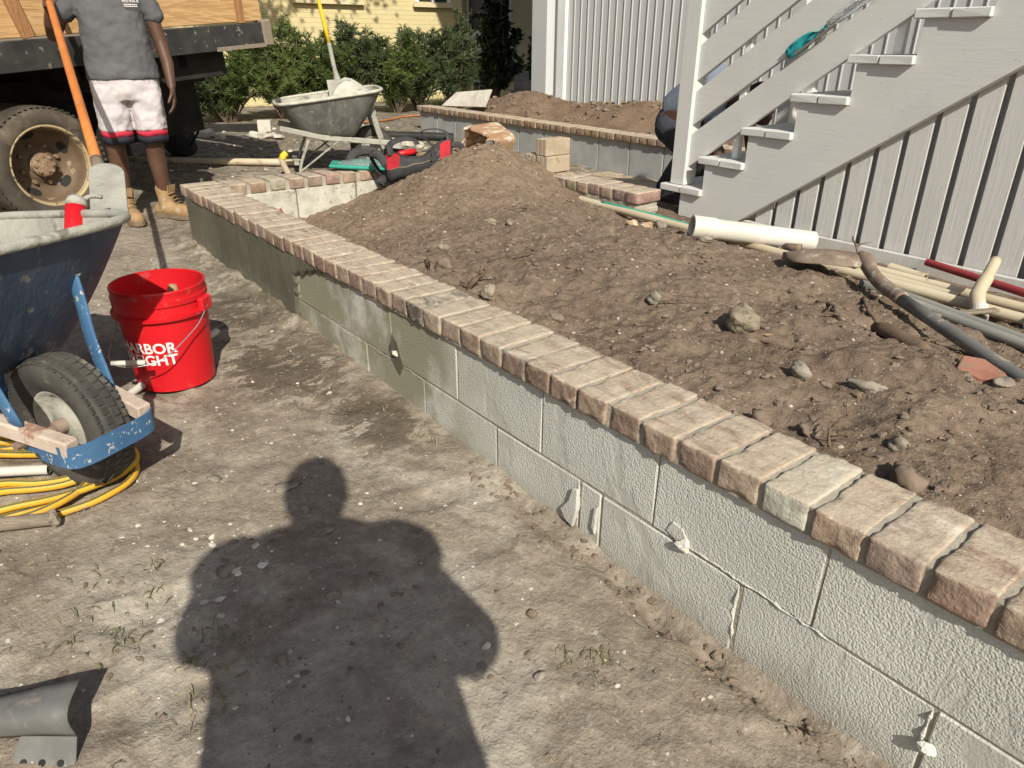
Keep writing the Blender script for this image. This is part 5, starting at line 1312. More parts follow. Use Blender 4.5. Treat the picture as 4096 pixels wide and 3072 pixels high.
# brick shard
sh = empty('brick_shard', (-.615, 2.10, sz(-.6, 2.1) + .012), R(35), 'flat reddish brick shard below the grey pole handle', 'brick shard')
b = MB(); b.prism([(-.075, -.03), (-.02, -.055), (.06, -.035), (.05, .0), (.005, .045), (-.05, .04)], -.012, .016, rotm((0, 0, 0), R(14), R(8), 0)); o = b.build('shard', MAT['redbrick'], sh, bevel=.004)
wb_ = empty('wood_block', (-.90, 2.20, sz(-.9, 2.2) + .012), math.atan2(-.07, .17), 'dark brown round wood offcut half sunk in the bed', 'wood')
b = MB(); b.tube([(-.09, 0, -.005), (-.05, 0, .004), (.10, .0, .0), (.125, 0, -.004)], [.016, .023, .023, .02], 10); b.build('log', MAT['root'], wb_, smooth=True)
def root_thing(pts, r, label, name='root', base=True):
    P = [(x, y, sz(x, y) + z) for x, y, z in pts]; rt_ = empty(name, P[0], 0, label, 'root'); rr = random.Random(len(label)); Q = bez(P, 5)
    Q = [p + Vector((rr.gauss(0, .003), rr.gauss(0, .003), rr.gauss(0, .002))) for p in Q]
    b = MB(); b.tube([p - Vector(P[0]) for p in Q], [r * (1 - .6 * i / len(Q)) * rr.uniform(.8, 1.15) for i in range(len(Q))], 6)
    for k in range(4):
        i = rr.randrange(2, len(Q) - 1); p = Q[i] - Vector(P[0]); d = Vector((rr.gauss(0, .03), rr.gauss(0, .03), rr.uniform(.0, .03))); b.tube([p, p + d * .6, p + d * 1.3 + Vector((.006, 0, -.006))], [r * .45, r * .35, r * .12], 5)
    b.build('stem', MAT['root'], rt_, smooth=True); return rt_
root_thing([(-1.16, 2.50, .01), (-1.10, 2.40, .018), (-1.02, 2.33, .01), (-.95, 2.30, .004), (-.84, 2.33, .012)], .0085, 'thick dry root beside the bent shovel neck')
root_thing([(-1.42, 2.92, .02), (-1.41, 2.915, .07), (-1.425, 2.92, .11), (-1.47, 2.95, .15)], .0085, 'crooked root standing up across the thin pipes')
root_thing([(-2.06, 1.40, -.01), (-2.02, 1.42, .05), (-2.03, 1.46, .09), (-2.06, 1.50, .10)], .011, 'forked grey root standing behind the brick cap')
root_thing([(-1.15, 1.78, .0), (-1.08, 1.80, .006), (-1.02, 1.79, .004), (-.97, 1.83, .003)], .005, 'thin dark root trailing right from the largest stone')
root_thing([(-1.50, 1.79, .01), (-1.45, 1.84, .02), (-1.40, 1.92, .012)], .0025, 'thin twig lying right of the pale middle stone')
root_thing([(-2.42, 1.46, .0), (-2.40, 1.45, .05), (-2.44, 1.47, .08)], .006, 'short dry root sticking up left of the big clod')
root_thing([(-2.95, 2.25, .0), (-2.88, 2.28, .02), (-2.80, 2.36, .01)], .004, 'thin root on the face of the mound')
root_thing([(-2.25, 1.72, .0), (-2.2, 1.80, .03), (-2.22, 1.86, .01)], .004, 'thin curling root in the middle of the slope')
root_thing([(-1.22, 2.30, .0), (-1.12, 2.22, .01), (-1.06, 2.16, .004)], .010, 'dark thick root half buried below the shovel blade')
root_thing([(-.665, 1.42, .0), (-.665, 1.425, .05), (-.65, 1.45, .08)], .004, 'thin twig standing up beside the pale brick')
b = MB(); rr = random.Random(77)
for k in range(420):
    x, y = rr.uniform(-4.1, .1), rr.uniform(1.35, 3.05); z = sz(x, y); a = rr.uniform(0, 6.28); L = rr.uniform(.01, .05)
    b.tube([(x, y, z + .001), (x + math.cos(a) * L * .5, y + math.sin(a) * L * .5, z + rr.uniform(.002, .014)), (x + math.cos(a + .5) * L, y + math.sin(a + .5) * L, z + .002)], [.0012, .0011, .0006], 4, False)
tag(b.build('rootlet_litter', MAT['root']), 'fine rootlets scattered through the bed soil', 'roots', kind='stuff')
lf = empty('dry_leaf', (-1.10, 1.82, sz(-1.10, 1.82) + .008), R(30), 'small orange dry leaf beside the largest stone', 'leaf')
b = MB(); b.add([(-.016, 0, 0), (0, .007, .004), (.016, 0, .006), (0, -.007, .001)], [(0, 1, 2), (0, 2, 3)]); b.build('blade', MAT['clay'], lf)
# short red-brown stake poking up at the inside corner
sk_ = empty('short_stake', (-4.05, 1.52, .17), 0, 'short red-brown stake poking up at the inside corner of the bed', 'stake')
b = MB(); b.tube([(0, 0, 0), (-.02, -.02, .10), (-.03, -.03, .14)], [.018, .018, .01], 8); b.build('shaft', MAT['redpipe'], sk_)
# yard stones beside and under the shadow
def yard_rock(x, y, r, mat, label, seed):
    root = empty('stone', (x, y, gz(x, y)), 0, label, 'stone'); b = MB(); b.rock((0, 0, r[2] * .3), r, seed, 16, 10, .25, seed); b.build('rock', MAT[mat], root, smooth=True)
yard_rock(-1.50, .30, (.024, .020, .008), 'stonegrey', 'flat pale plaster crust left of the shadow arm', 31)
yard_rock(-1.62, .55, (.018, .014, .012), 'stonegrey', 'grey stone inside the shadow of the head', 32)
yard_rock(-1.50, .55, (.026, .018, .010), 'stonegrey', 'crumbly plaster lump below the head shadow', 33)
yard_rock(-1.27, .47, (.012, .018, .010), 'stonegrey', 'pale stone in the middle of the chest shadow', 34)
yard_rock(-1.15, .30, (.014, .012, .008), 'stonegrey', 'small grey stone low in the body shadow', 35)
yard_rock(-.80, .70, (.014, .010, .010), 'stonegrey', 'pale stone right of the body shadow', 36)
yard_rock(-.95, .80, (.012, .012, .010), 'clod', 'brown stone near the foot of the wall', 37)
yard_rock(-.93, .66, (.008, .011, .007), 'pebble', 'white pebble right of the elbow shadow', 38)
yard_rock(-1.90, .40, (.018, .014, .012), 'stonegrey', 'grey stone left of the head shadow', 39)
yard_rock(-1.75, .55, (.035, .030, .006), 'stonegrey', 'largest flat pale plaster patch above the head shadow', 40)
# far litter
for k, (x, y, a, lb) in enumerate(((-8.6, 2.45, .3, 'white rubble strip left of the grey wheelbarrow'), (-8.3, 2.95, 1.0, 'white rubble strip under the grey tray end'), (-7.1, 4.15, .6, 'white plaster rubble left of the clay flue'), (-6.6, 4.5, 1.4, 'white angled offcut by the far wall foot'))):
    root = empty('rubble_piece', (x, y, gz(x, y)), a, lb, 'rubble'); b = MB(); rr = random.Random(k)
    for q in range(5): b.box(-.22 + q * .09, -.14 + q * .09 + rr.uniform(0, .04), rr.uniform(-.07, -.02), rr.uniform(.02, .07), 0, rr.uniform(.03, .07), .008, rotm((0, 0, 0), rr.uniform(-.2, .2), rr.uniform(-.2, .2), rr.uniform(-.3, .3)), .006)
    b.build('rubble', MAT['debris'], root)
pipe('pvc_pipe', (-7.5, 1.2, .205), (-6.45, 2.62, .185), .030, 'pvcold', 'long pale pipe on the ground beyond the brick corner')
pipe('black_pipe', (-7.9, 3.95, .21), (-7.2, 4.75, .19), .045, 'blackpipe', 'black corrugated pipe behind the grey wheelbarrow')
co = empty('orange_cord', (-8.0, 4.0, .2), 0, 'thin orange-brown cord winding over the far yard', 'cord')
P = [(-8.3, 3.55), (-8.5, 4.0), (-8.9, 4.4), (-9.1, 4.9), (-9.4, 5.4), (-9.3, 6.0)]
b = MB(); b.tube([wp(co, (x, y, gz(x, y) + .02)) for x, y, _ in [tuple(p) for p in bez([(x, y, 0) for x, y in P], 6)]], .014, 6); b.build('cord', MAT['orangecord'], co, smooth=True)
co = empty('orange_cord', (-6.0, 3.4, .2), 0, 'thin orange cord behind the tool bag', 'cord')
P = [(-5.6, 2.9), (-5.8, 3.2), (-6.0, 3.35), (-5.8, 3.55), (-6.1, 3.8)]
b = MB(); b.tube([wp(co, (x, y, gz(x, y) + .02)) for x, y, _ in [tuple(p) for p in bez([(x, y, 0) for x, y in P], 6)]], .008, 6); b.build('cord', MAT['orangecord'], co, smooth=True)
# edging timber left of the grey wheelbarrow and a bent yellow-tipped post at its leg
et = empty('edging_timber', (-9.0, 2.9, .2), math.atan2(.9, .45), 'dark edging timber on the ground below the shrubs', 'timber')
b = MB(); b.box(-1.6, .25, -.05, .05, 0, .09, .006); b.build('beam', MAT['under'], et); b = MB(); b.box(.25, .40, -.06, .06, 0, .13, .008); b.build('end_block', MAT['debris'], et)
yp = empty('bent_post', (-6.10, 2.32, .15), 0, 'bent pale post with yellow tip beside the leg of the grey wheelbarrow', 'post')
b = MB(); b.tube(bez([(0, .03, 0), (0, .0, .07), (0, -.012, .12), (0, .0, .155)], 5), .026, 10); b.build('post', MAT['pvcold'], yp, smooth=True); b = MB(); b.tube(bez([(0, -.008, .13), (0, .0, .155), (0, .03, .175)], 4), .028, 10); b.build('tip', MAT['yellow'], yp, smooth=True)
# metal tray lying on the far wall
mt = empty('mortar_board', (-8.0, 5.45, .43), R(20), 'pale bent sheet board standing on the far wall', 'board')
b = MB(); b.add([(-.35, 0, 0), (.35, -.05, .02), (.42, .0, .22), (-.2, .12, .16)], [(0, 1, 2, 3)]); o = b.build('sheet', MAT['debris'], mt); o.modifiers.new('s', 'SOLIDIFY').thickness = .02
# teal bag with clear film pushed between the railing boards
tb_ = empty('plastic_bag', (-2.0, 3.30, 1.2), 0, 'crumpled teal and clear plastic bag stuffed between the railing boards', 'bag')
def crumple(x0, x1, zf, w, mat, nm, seed, yo):
    vs = []; fs = []; n, m = 16, 7
    for i in range(n):
        t = i / (n - 1); xx = x0 + (x1 - x0) * t
        for k in range(m):
            u = k / (m - 1) * 2 - 1; nn = float(fbm(np.array([t * 5 + u]), np.array([u * 2.2 + seed]), seed, 3)[0])
            ww = w * (math.sin(math.pi * min(1, t * 1.15 + .12)) ** .5 if t < .95 else .35)
            vs.append(wp(tb_, (xx - u * ww * .5, 3.288 + yo + nn * .03, zf(xx) + u * ww * .75 + nn * .015)))
    for i in range(n - 1):
        for k in range(m - 1): fs.append((i * m + k, i * m + m + k, i * m + m + k + 1, i * m + k + 1))
    b = MB(); b.add(vs, fs); o = b.build(nm, MAT[mat], tb_, smooth=True); o.modifiers.new('s', 'SOLIDIFY').thickness = .0015; return o
zl = lambda x: 1.195 + SL * (x + 2.03)
crumple(-2.13, -1.955, zl, .037, 'teal', 'teal_part', 3, -.004); crumple(-1.95, -1.55, zl, .028, 'film', 'clear_part', 4, -.004)
b = MB(); b.tube([wp(tb_, (x, 3.272, zl(x) - .028)) for x in np.linspace(-2.08, -1.9, 8)], .006, 6); b.build('drawstring', MAT['oldwood'], tb_)
# blue hose end on the walkway seen under the second tread
bb_ = empty('blue_tool', (-2.70, 3.75, .10), R(30), 'blue tool lying on the walkway behind the lowest steps', 'tool')
b = MB(); b.box(-.2, .15, -.05, .05, 0, .07, .015); b.tube([(.15, 0, .04), (.3, .02, .05)], .02, 8); b.build('body', MAT['blue'], bb_)
# ---------------------------------------------------------------- truck
Pw, dr = Vector((-5.35, .36, 0)), Vector((-.34, .94, 0)).normalized()
tk = empty('flatbed_truck', (Pw.x, Pw.y, 0), math.atan2(dr.y, dr.x), 'flatbed truck with plank sides and black steel bed rail, cut by the left edge', 'truck')
# local frame: x along the truck to the right, -y towards the viewer
tl_ = math.atan(.073); TM = Matrix.Translation((0, 0, 1.155)) @ Matrix.Rotation(-tl_, 4, 'Y')
def tb(name, mat, *boxes, ch=.004, parent=tk, M=TM):
    b = MB()
    for q in boxes: b.box(*q, ch, M)
    return b.build(name, MAT[mat], parent)
tb('bed_rail', 'blacksteel', (-3.2, 2.00, -.03, .06, -.165, 0))
tb('rail_end_block', 'oldwood', (2.002, 2.09, -.035, .055, -.165, .02), ch=.01)
tb('rail_cap', 'oldwood', (1.55, 2.0, -.045, -.031, -.168, -.14), ch=.002)
tb('bed_floor', 'oldwood', (-3.2, 2.0, .061, 2.2, -.10, -.03))
tb('far_rail', 'blacksteel', (-3.2, 2.0, 2.2, 2.29, -.165, 0))
for z0, z1 in ((.012, .29), (.30, .58)): tb('side_plank', 'ply', (-3.15, 2.04, .004, .034, z0, z1))
for z0, z1 in ((.012, .29), (.30, .58)): tb('tail_plank', 'ply', (2.01, 2.04, .04, 2.2, z0, z1))
for z0, z1 in ((.012, .29), (.30, .58)): tb('far_plank', 'ply', (-3.15, 2.04, 2.21, 2.24, z0, z1))
for px_, w, lean in ((.25, .07, -.18), (-1.2, .07, .05), (1.80, .05, .03), (-2.6, .07, 0)):
    b = MB(); b.box(0, w, -.034, .0, 0, .6, .004, TM @ Matrix.Translation((px_, -.0, .003)) @ Matrix.Rotation(lean, 4, 'Y')); b.build('stake', MAT['post'], tk)
tb('cross_member', 'under', *[(x, x + .08, .10, 2.15, -.26, -.101) for x in (-2.6, -1.6, -.6, .5, 1.3)])
tb('chassis_rail', 'under', (-4.6, 1.9, .65, .73, -.42, -.261), (-4.6, 1.9, 1.5, 1.58, -.42, -.261))
tb('dark_fill_panel', 'under', (-3.0, 1.85, .74, .76, -.80, -.10))  # added dark sheet, fills the gap under the bed to stand for deep shade
tb('side_box', 'under', (.62, 1.7, .10, .6, -.34, -.17))
def truck_wheel(x, y, zc, dual=True):
    we = bpy.data.objects.new('wheel', None); COL.objects.link(we); we.parent = tk; we.location = (x, y, zc); we.rotation_euler = (R(90), 0, 0); we.empty_display_size = .03
    Rt = .352
    b = MB(); b.lathe([(.225, -.10), (.25, -.118), (.30, -.122), (Rt - .018, -.108), (Rt - .003, -.085), (Rt, 0), (Rt - .003, .085), (Rt - .018, .108), (.30, .122), (.25, .118), (.225, .10)], 64); ty = b.build('tyre', MAT['truckrubber'], we, smooth=True)
    b = MB()
    for k in range(60):
        a = 2 * math.pi * k / 60
        for s in (-1, 1): b.box(-.006, .002, -.009, .009, -.018, .018, .002, rotm((0, 0, 0), 0, 0, a) @ Matrix.Translation((Rt - .010, 0, s * .098)) @ Matrix.Rotation(s * R(28), 4, 'Y'))
    b.build('shoulder_lugs', MAT['truckrubber'], ty, kind='stuff')
    # dished rim, seen from outside (+z local is towards the viewer)
    b = MB(); b.lathe([(.228, .10), (.238, .112), (.243, .108), (.238, .098), (.222, .085), (.215, .05), (.205, -.02), (.150, -.055), (.115, -.06), (.09, -.03), (.085, -.03), (.0, -.03)], 48); rim = b.build('rim', MAT['truckrim'], we, smooth=True)
    b = MB(); b.lathe([(.223, .088), (.228, .104), (.238, .117), (.247, .113), (.246, .104)], 48); b.build('rim_lip', MAT['truckriml'], rim, smooth=True)
    for k in range(5):
        a = 2 * math.pi * k / 5 + .5; b = MB(); vs = [(.026 * math.cos(t) , .045 * math.sin(t), 0) for t in np.linspace(0, 2 * math.pi, 16, False)]
        M = rotm((0, 0, 0), 0, 0, a) @ Matrix.Translation((.178, 0, -.034)) @ Matrix.Rotation(R(-32), 4, 'Y'); b.add(vs, [tuple(range(16))], M); b.build('vent_hole', MAT['under'], rim)
    b = MB(); b.lathe([(0, .02), (.05, .02), (.062, .012), (.072, .01), (.072, -.032), (.09, -.034)], 24); hub = b.build('hub', MAT['hub'], rim, smooth=True)
    hub.modifiers.new('e', 'EDGE_SPLIT')
    for k in range(8):
        a = 2 * math.pi * k / 8; b = MB(); b.lathe([(0, .014), (.011, .014), (.013, .0)], 6, rotm((.055 * math.cos(a), .055 * math.sin(a), .012))); b.build('hub_bolt', MAT['hub'], rim)
    for k in range(8):
        a = 2 * math.pi * k / 8 + .3; b = MB(); b.lathe([(0, .022), (.013, .022), (.015, .0)], 6, rotm((.118 * math.cos(a), .118 * math.sin(a), -.056))); b.build('lug_nut', MAT['hub'], rim)
    return we
truck_wheel(.235, .11, .462); truck_wheel(.235, .39, .462); truck_wheel(.235, 1.85, .462); truck_wheel(.235, 2.12, .462)
b = MB(); b.tube([(.235, .2, .462), (.235, 2.05, .462)], .06, 10); b.ell((.235, 1.1, .462), (.2, .18, .2)); b.build('axle', MAT['under'], tk)
tb('mud_flap', 'under', (.72, .735, .02, .55, -.75, -.17), ch=.002)
# cab (outside the picture)
b = MB(); b.prism([(-4.9, .45), (-3.35, .45), (-3.35, 2.15), (-4.3, 2.2), (-4.75, 1.45), (-5.9, 1.35), (-6.0, .5)], .15, 2.05, Matrix(((1, 0, 0, 0), (0, 0, 1, 0), (0, 1, 0, 0), (0, 0, 0, 1)))); b.build('cab', MAT['whitepaint'], tk, bevel=.04)
b = MB(); b.prism([(-4.62, 1.45), (-3.7, 1.45), (-3.7, 2.0), (-4.25, 2.03)], .14, 2.06, Matrix(((1, 0, 0, 0), (0, 0, 1, 0), (0, 1, 0, 0), (0, 0, 0, 1)))); b.build('cab_window', MAT['glass'], tk)
truck_wheel(-5.2, .22, .40)
# rag heap / bag behind the worker
pk = empty('work_bag', (-7.45, 1.86, gz(-7.45, 1.86)), R(60), 'dusty dark work bag on the ground beside the truck', 'bag')
b = MB(); b.rock((0, 0, .16), (.15, .13, .20), 3, 18, 14, .12); b.build('body', MAT['bagblack'], pk, smooth=True)
b = MB(); b.rock((.02, .02, .36), (.11, .10, .09), 4, 14, 10, .15); b.build('flap', MAT['bagblack'], pk, smooth=True)
b = MB(); b.tube(bez([(.12, -.1, .1), (.2, -.02, .25), (.1, .1, .40)], 6), .02, 7, True, None, .3); b.build('strap', MAT['under'], pk)

# ---------------------------------------------------------------- people
def remesh(o, vox, sm=6, fac=.6):
    m = o.modifiers.new('r', 'REMESH'); m.mode = 'VOXEL'; m.voxel_size = vox; m.use_smooth_shade = True
    s = o.modifiers.new('s', 'SMOOTH'); s.iterations = sm; s.factor = fac; return o
def limb(b, pts, n=12, flat=None, up=None):
    """pts: (x,y,z,r); rounded ends"""
    P = [Vector(p[:3]) for p in pts]; r = [p[3] for p in pts]; Q = []; Rr = []
    d0 = (P[0] - P[1]).normalized(); d1 = (P[-1] - P[-2]).normalized()
    for a in (0, .35, .75): Q.append(P[0] + d0 * r[0] * math.cos(a * 1.57) * .9); Rr.append(max(.001, r[0] * math.sin(a * 1.57 + .08)))
    for i in range(len(P)): Q.append(P[i]); Rr.append(r[i])
    for a in (.75, .35, 0): Q.append(P[-1] + d1 * r[-1] * math.cos(a * 1.57) * .9); Rr.append(max(.001, r[-1] * math.sin(a * 1.57 + .08)))
    b.tube(Q, Rr, n, True, None, flat, up)
def torso_loft(b, secs, n=28):
    """secs: (cx, cy, z, rx, ry)"""
    vs = []; fs = []
    for (cx, cy, z, rx, ry) in secs:
        for k in range(n):
            c, s = sup(2 * math.pi * k / n, 2.5); vs.append((cx + c * rx, cy + s * ry, z))
    for i in range(len(secs) - 1):
        for k in range(n): fs.append((i * n + k, i * n + (k + 1) % n, (i + 1) * n + (k + 1) % n, (i + 1) * n + k))
    fs.append(tuple(range(n))[::-1]); fs.append(tuple((len(secs) - 1) * n + k for k in range(n))); b.add(vs, fs)
def hand(b, w, d, pn, thumb, curl=.5, s=1.0):
    """wrist, hand direction, palm normal, thumb side"""
    w = Vector(w); d = Vector(d).normalized(); t = Vector(thumb); t = (t - d * t.dot(d)).normalized(); pn = d.cross(t) if pn is None else Vector(pn).normalized()
    for q in (-1, -.33, .33, 1): limb(b, [(*(w + t * q * .010 * s), .016 * s), (*(w + d * .045 * s + t * q * .022 * s), .0145 * s), (*(w + d * .085 * s + t * q * .027 * s), .0115 * s)], 8)
    for q, L in zip((.95, .33, -.3, -.92), (.068, .076, .070, .055)):
        p = w + d * .085 * s + t * q * .029 * s; dd = d.copy(); pts = [(*p, .0092 * s)]
        for j, f in enumerate((.45, .32, .23)):
            dd = (dd * math.cos(curl * .9) + pn * math.sin(curl * .9)).normalized(); p = p + dd * L * f * s * 1.05; pts.append((*p, (.0088, .0082, .0074)[j] * s))
        limb(b, pts, 8)
    p = w + d * .022 * s + t * .026 * s; dd = (t * .75 + d * .65 + pn * .15).normalized(); q1 = p + dd * .036 * s; dd2 = (d * .8 + t * .2 + pn * (.2 + curl * .5)).normalized(); q2 = q1 + dd2 * .030 * s; q3 = q2 + dd2 * .024 * s
    limb(b, [(*p, .0135 * s), (*q1, .0115 * s), (*q2, .010 * s), (*q3, .0085 * s)], 8)
def head(b, c, f, s=1.0):
    """c: head centre, f: facing (horizontal)"""
    c = Vector(c); f = Vector(f).normalized(); l = Vector((-f.y, f.x, 0)); M = Matrix((f, l, Vector((0, 0, 1)))).transposed().to_4x4(); M.translation = c
    b.ell((-.008, 0, .02), (.098 * s, .077 * s, .112 * s), 20, 14, M); b.ell((.022, 0, -.055), (.072 * s, .060 * s, .068 * s), 16, 10, M); b.ell((.06, 0, -.10), (.025, .03, .02), 10, 8, M)
    limb_pts = [(.086, 0, .02, .009), (.104, 0, -.018, .013), (.098, 0, -.03, .014)]; limb(b, [(*(M @ Vector(p[:3])), p[3]) for p in limb_pts], 8)
    for s_ in (-1, 1):
        b.ell((.0, .080 * s_, -.005), (.018, .010, .032), 10, 8, M); b.ell((.102, .014 * s_, -.033), (.01, .009, .008), 8, 6, M); b.ell((.083, .033 * s_, .028), (.014, .025, .009), 8, 6, M)
    b.ell((.088, 0, -.065), (.014, .026, .008), 10, 6, M); b.ell((.086, 0, -.078), (.014, .022, .009), 10, 6, M)
def head_bits(root, c, f):
    c = Vector(c); f = Vector(f).normalized(); l = Vector((-f.y, f.x, 0)); M = Matrix((f, l, Vector((0, 0, 1)))).transposed().to_4x4(); M.translation = c
    for s_ in (-1, 1):
        b = MB(); b.ell((.082, .032 * s_, .008), (.011, .013, .009), 12, 8, M); b.build('eye', MAT['white'], root, smooth=True)
        b = MB(); b.ell((.0905, .032 * s_, .008), (.004, .005, .005), 10, 6, M); b.build('pupil', MAT['hair'], root, smooth=True)
    b = MB(); b.ell((-.014, 0, .032), (.103, .083, .112), 22, 14, M); b.v = [v for v in b.v]
    Mi = M.inverted(); keep = set(i for i, v in enumerate(b.v) if (lambda p: p.z > .045 + max(0, p.x) * .35 or (p.x < -.01 and p.z > -.04))(Mi @ Vector(v)))
    b.f = [f_ for f_ in b.f if all(i in keep for i in f_)]; o = b.build('hair', MAT['hair'], root, smooth=True); o.modifiers.new('s', 'SOLIDIFY').thickness = .006
def boot(b, ank, toe_dir, L=.27, h=.15, tall=True):
    a = Vector(ank); d = Vector(toe_dir).normalized(); z = a.z
    heel = a - d * .055
    limb(b, [(heel.x, heel.y, .045, .043), (*(a + d * .05)[:2], .05, .047), (*(a + d * .13)[:2], .042, .048), (*(a + d * .185)[:2], .038, .044)], 14)
    limb(b, [(a.x, a.y, .06, .048), (a.x, a.y, .13, .050), (a.x - d.x * .005, a.y - d.y * .005, h + .03, .052)], 14)
def sole(ank, toe_dir):
    a = Vector(ank); d = Vector(toe_dir).normalized(); l = Vector((-d.y, d.x, 0)); P = []
    for t, w in ((-.10, .028), (-.085, .040), (-.04, .046), (.03, .043), (.11, .052), (.18, .048), (.215, .034), (.232, .015)): P.append((t, w))
    poly = [(t, w) for t, w in P] + [(t, -w) for t, w in P[::-1]]; M = Matrix((d, l, Vector((0, 0, 1)))).transposed().to_4x4(); M.translation = Vector((a.x, a.y, 0)); b = MB(); b.prism(poly[::-1], .0, .026, M); return b

# worker in grey shirt and pale shorts, cut by the top of the picture; local x = image right, -y = towards the viewer
w1 = empty('person', (-5.13, 1.05, gz(-5.13, 1.05) + .004), R(78.5), 'worker in charcoal shirt, pale shorts with red hem and tan boots, holding a shovel', 'person')
JS = dict(hL=(-.115, 0, .80), hR=(.085, 0, .80), kL=(-.140, -.012, .455), kR=(.074, -.012, .465), aL=(-.150, .02, .085), aR=(.082, .02, .085))
b = MB()
torso_loft(b, [(-.015, 0, .74, .10, .08), (-.015, 0, .82, .155, .105), (-.015, 0, .98, .145, .10), (-.012, -.005, 1.12, .155, .11), (-.012, 0, 1.25, .165, .105), (-.012, .01, 1.33, .15, .085), (-.01, .02, 1.38, .07, .06)])
limb(b, [(-.01, .02, 1.36, .055), (-.01, .005, 1.44, .052), (-.01, -.005, 1.48, .052)])
head(b, (-.01, -.02, 1.545), (0, -1, 0))
for s in 'LR':
    h, k_, a = JS['h' + s], JS['k' + s], JS['a' + s]
    limb(b, [(*h, .085), (*(Vector(h).lerp(Vector(k_), .5)), .074), (*k_, .054), (*(Vector(k_).lerp(Vector(a), .3) + Vector((0, .012, 0))), .055), (*(Vector(k_).lerp(Vector(a), .65)), .043), (*a, .037)], 14)
# his left arm hanging (image right)
limb(b, [(.150, .01, 1.31, .052), (.195, .015, 1.18, .045), (.222, .0, 1.04, .039), (.238, -.03, .92, .036), (.236, -.07, .80, .026)], 12)
hand(b, (.236, -.075, .79), (-.02, -.10, -1), (-1, -.2, 0), (-.15, -1, 0), .38, 1.0)
# his right arm bent up to the shovel (image left)
GR = Vector((-.30, -.30, 1.235))
limb(b, [(-.175, .01, 1.31, .052), (-.26, -.005, 1.20, .045), (-.325, -.03, 1.075, .040)], 12); limb(b, [(-.325, -.03, 1.075, .040), (-.318, -.15, 1.13, .036), (*(GR + Vector((.0, .07, -.03))), .027)], 12)
hand(b, GR + Vector((-.005, .065, -.03)), (-.1, -1, .35), (1, 0, 0), (.2, .3, 1), .95, 1.0)
body = remesh(b.build('body', MAT['skin'], w1), .0068, 5)
head_bits(w1, (-.01, -.02, 1.545), (0, -1, 0))
# shirt
b = MB()
torso_loft(b, [(-.012, .002, .835, .198, .135), (-.012, 0, .86, .198, .137), (-.014, 0, .96, .190, .132), (-.016, -.004, 1.08, .176, .132), (-.014, -.006, 1.20, .178, .128), (-.012, .0, 1.30, .172, .112), (-.012, .008, 1.355, .145, .09), (-.01, .016, 1.395, .085, .07)])
def sleeve(b, p, q, r0, r1): limb(b, [(*p, r0), (*Vector(p).lerp(Vector(q), .5), (r0 + r1) / 2), (*q, r1)], 16)
sleeve(b, (.130, .008, 1.315), (.208, .012, 1.185), .074, .064); sleeve(b, (-.155, .008, 1.315), (-.262, -.002, 1.195), .074, .066)
shirt = remesh(b.build('shirt', MAT['tee'], w1), .008, 5)
tx = bpy.data.textures.new('cloth folds', 'CLOUDS'); tx.noise_scale = .07; tx.noise_depth = 2
for o in (shirt,):
    m = o.modifiers.new('d', 'DISPLACE'); m.texture = tx; m.strength = .022; m.mid_level = .5; m.texture_coords = 'LOCAL'
def shirt_text(body, size, x, z, y):
    cu = bpy.data.curves.new('chest_print', 'FONT'); cu.body = body; cu.size = size; cu.align_x = 'CENTER'; cu.extrude = .0006
    to = bpy.data.objects.new('chest_print', cu); COL.objects.link(to); bpy.context.view_layer.update()
    me = bpy.data.meshes.new_from_object(to.evaluated_get(bpy.context.evaluated_depsgraph_get())); bpy.data.objects.remove(to); me.materials.clear(); me.materials.append(MAT['white'])
    o = bpy.data.objects.new('chest_print', me); COL.objects.link(o); o.parent = w1; o.location = (x, y, z); o.rotation_euler = (R(92), 0, R(11)); return o
shirt_text('843-936-8', .021, .098, 1.243, -.141)
b = MB()
for z, n_ in ((1.230, 7), (1.221, 9)):
    for k in range(n_): b.box(.062 + k * .070 / n_, .062 + (k + .8) * .070 / n_, -.1415 + k * .012 / n_, -.140 + k * .012 / n_, z, z + .004)
b.build('chest_print', MAT['white'], w1)
# shorts with red and navy hem bands
def shorts(b, z0, z1, e=0.0):
    pass
b = MB(); torso_loft(b, [(-.018, 0, .72, .178 , .118), (-.015, 0, .80, .186, .126), (-.013, 0, .88, .188, .125), (-.013, 0, .93, .175, .115)])
for s, cx in (('L', -.112), ('R', .080)):
    torso_loft(b, [(cx - .002, -.002, .545, .090, .102), (cx, -.004, .62, .092, .108), (cx, -.002, .72, .094, .114), (cx, 0, .80, .092, .115)])
sh_ = remesh(b.build('shorts', MAT['shorts'], w1), .0085, 3)
m = sh_.modifiers.new('d', 'DISPLACE'); m.texture = tx; m.strength = .028; m.mid_level = .5; m.texture_coords = 'LOCAL'
for s, cx in (('L', -.114), ('R', .080)):
    for z0, z1, mt_, e in ((.515, .549, 'shortsred', .0), (.478, .516, 'shortsblack', -.001)):
        b = MB(); n = 36; vs = []; fs = []
        for z, rx, ry_ in ((z0, .088 + e, .100 + e), (z1, .090 + e, .103 + e)):
            for k in range(n): c, q = sup(2 * math.pi * k / n, 2.4); vs.append((cx + c * rx, -.003 + q * ry_ + .003 * math.sin(5 * k), z + .004 * math.sin(k * .7)))
        for k in range(n): fs.append((k, (k + 1) % n, n + (k + 1) % n, n + k))
        b.add(vs, fs); o = b.build('hem_band', MAT[mt_], sh_, smooth=True); o.modifiers.new('s', 'SOLIDIFY').thickness = .004
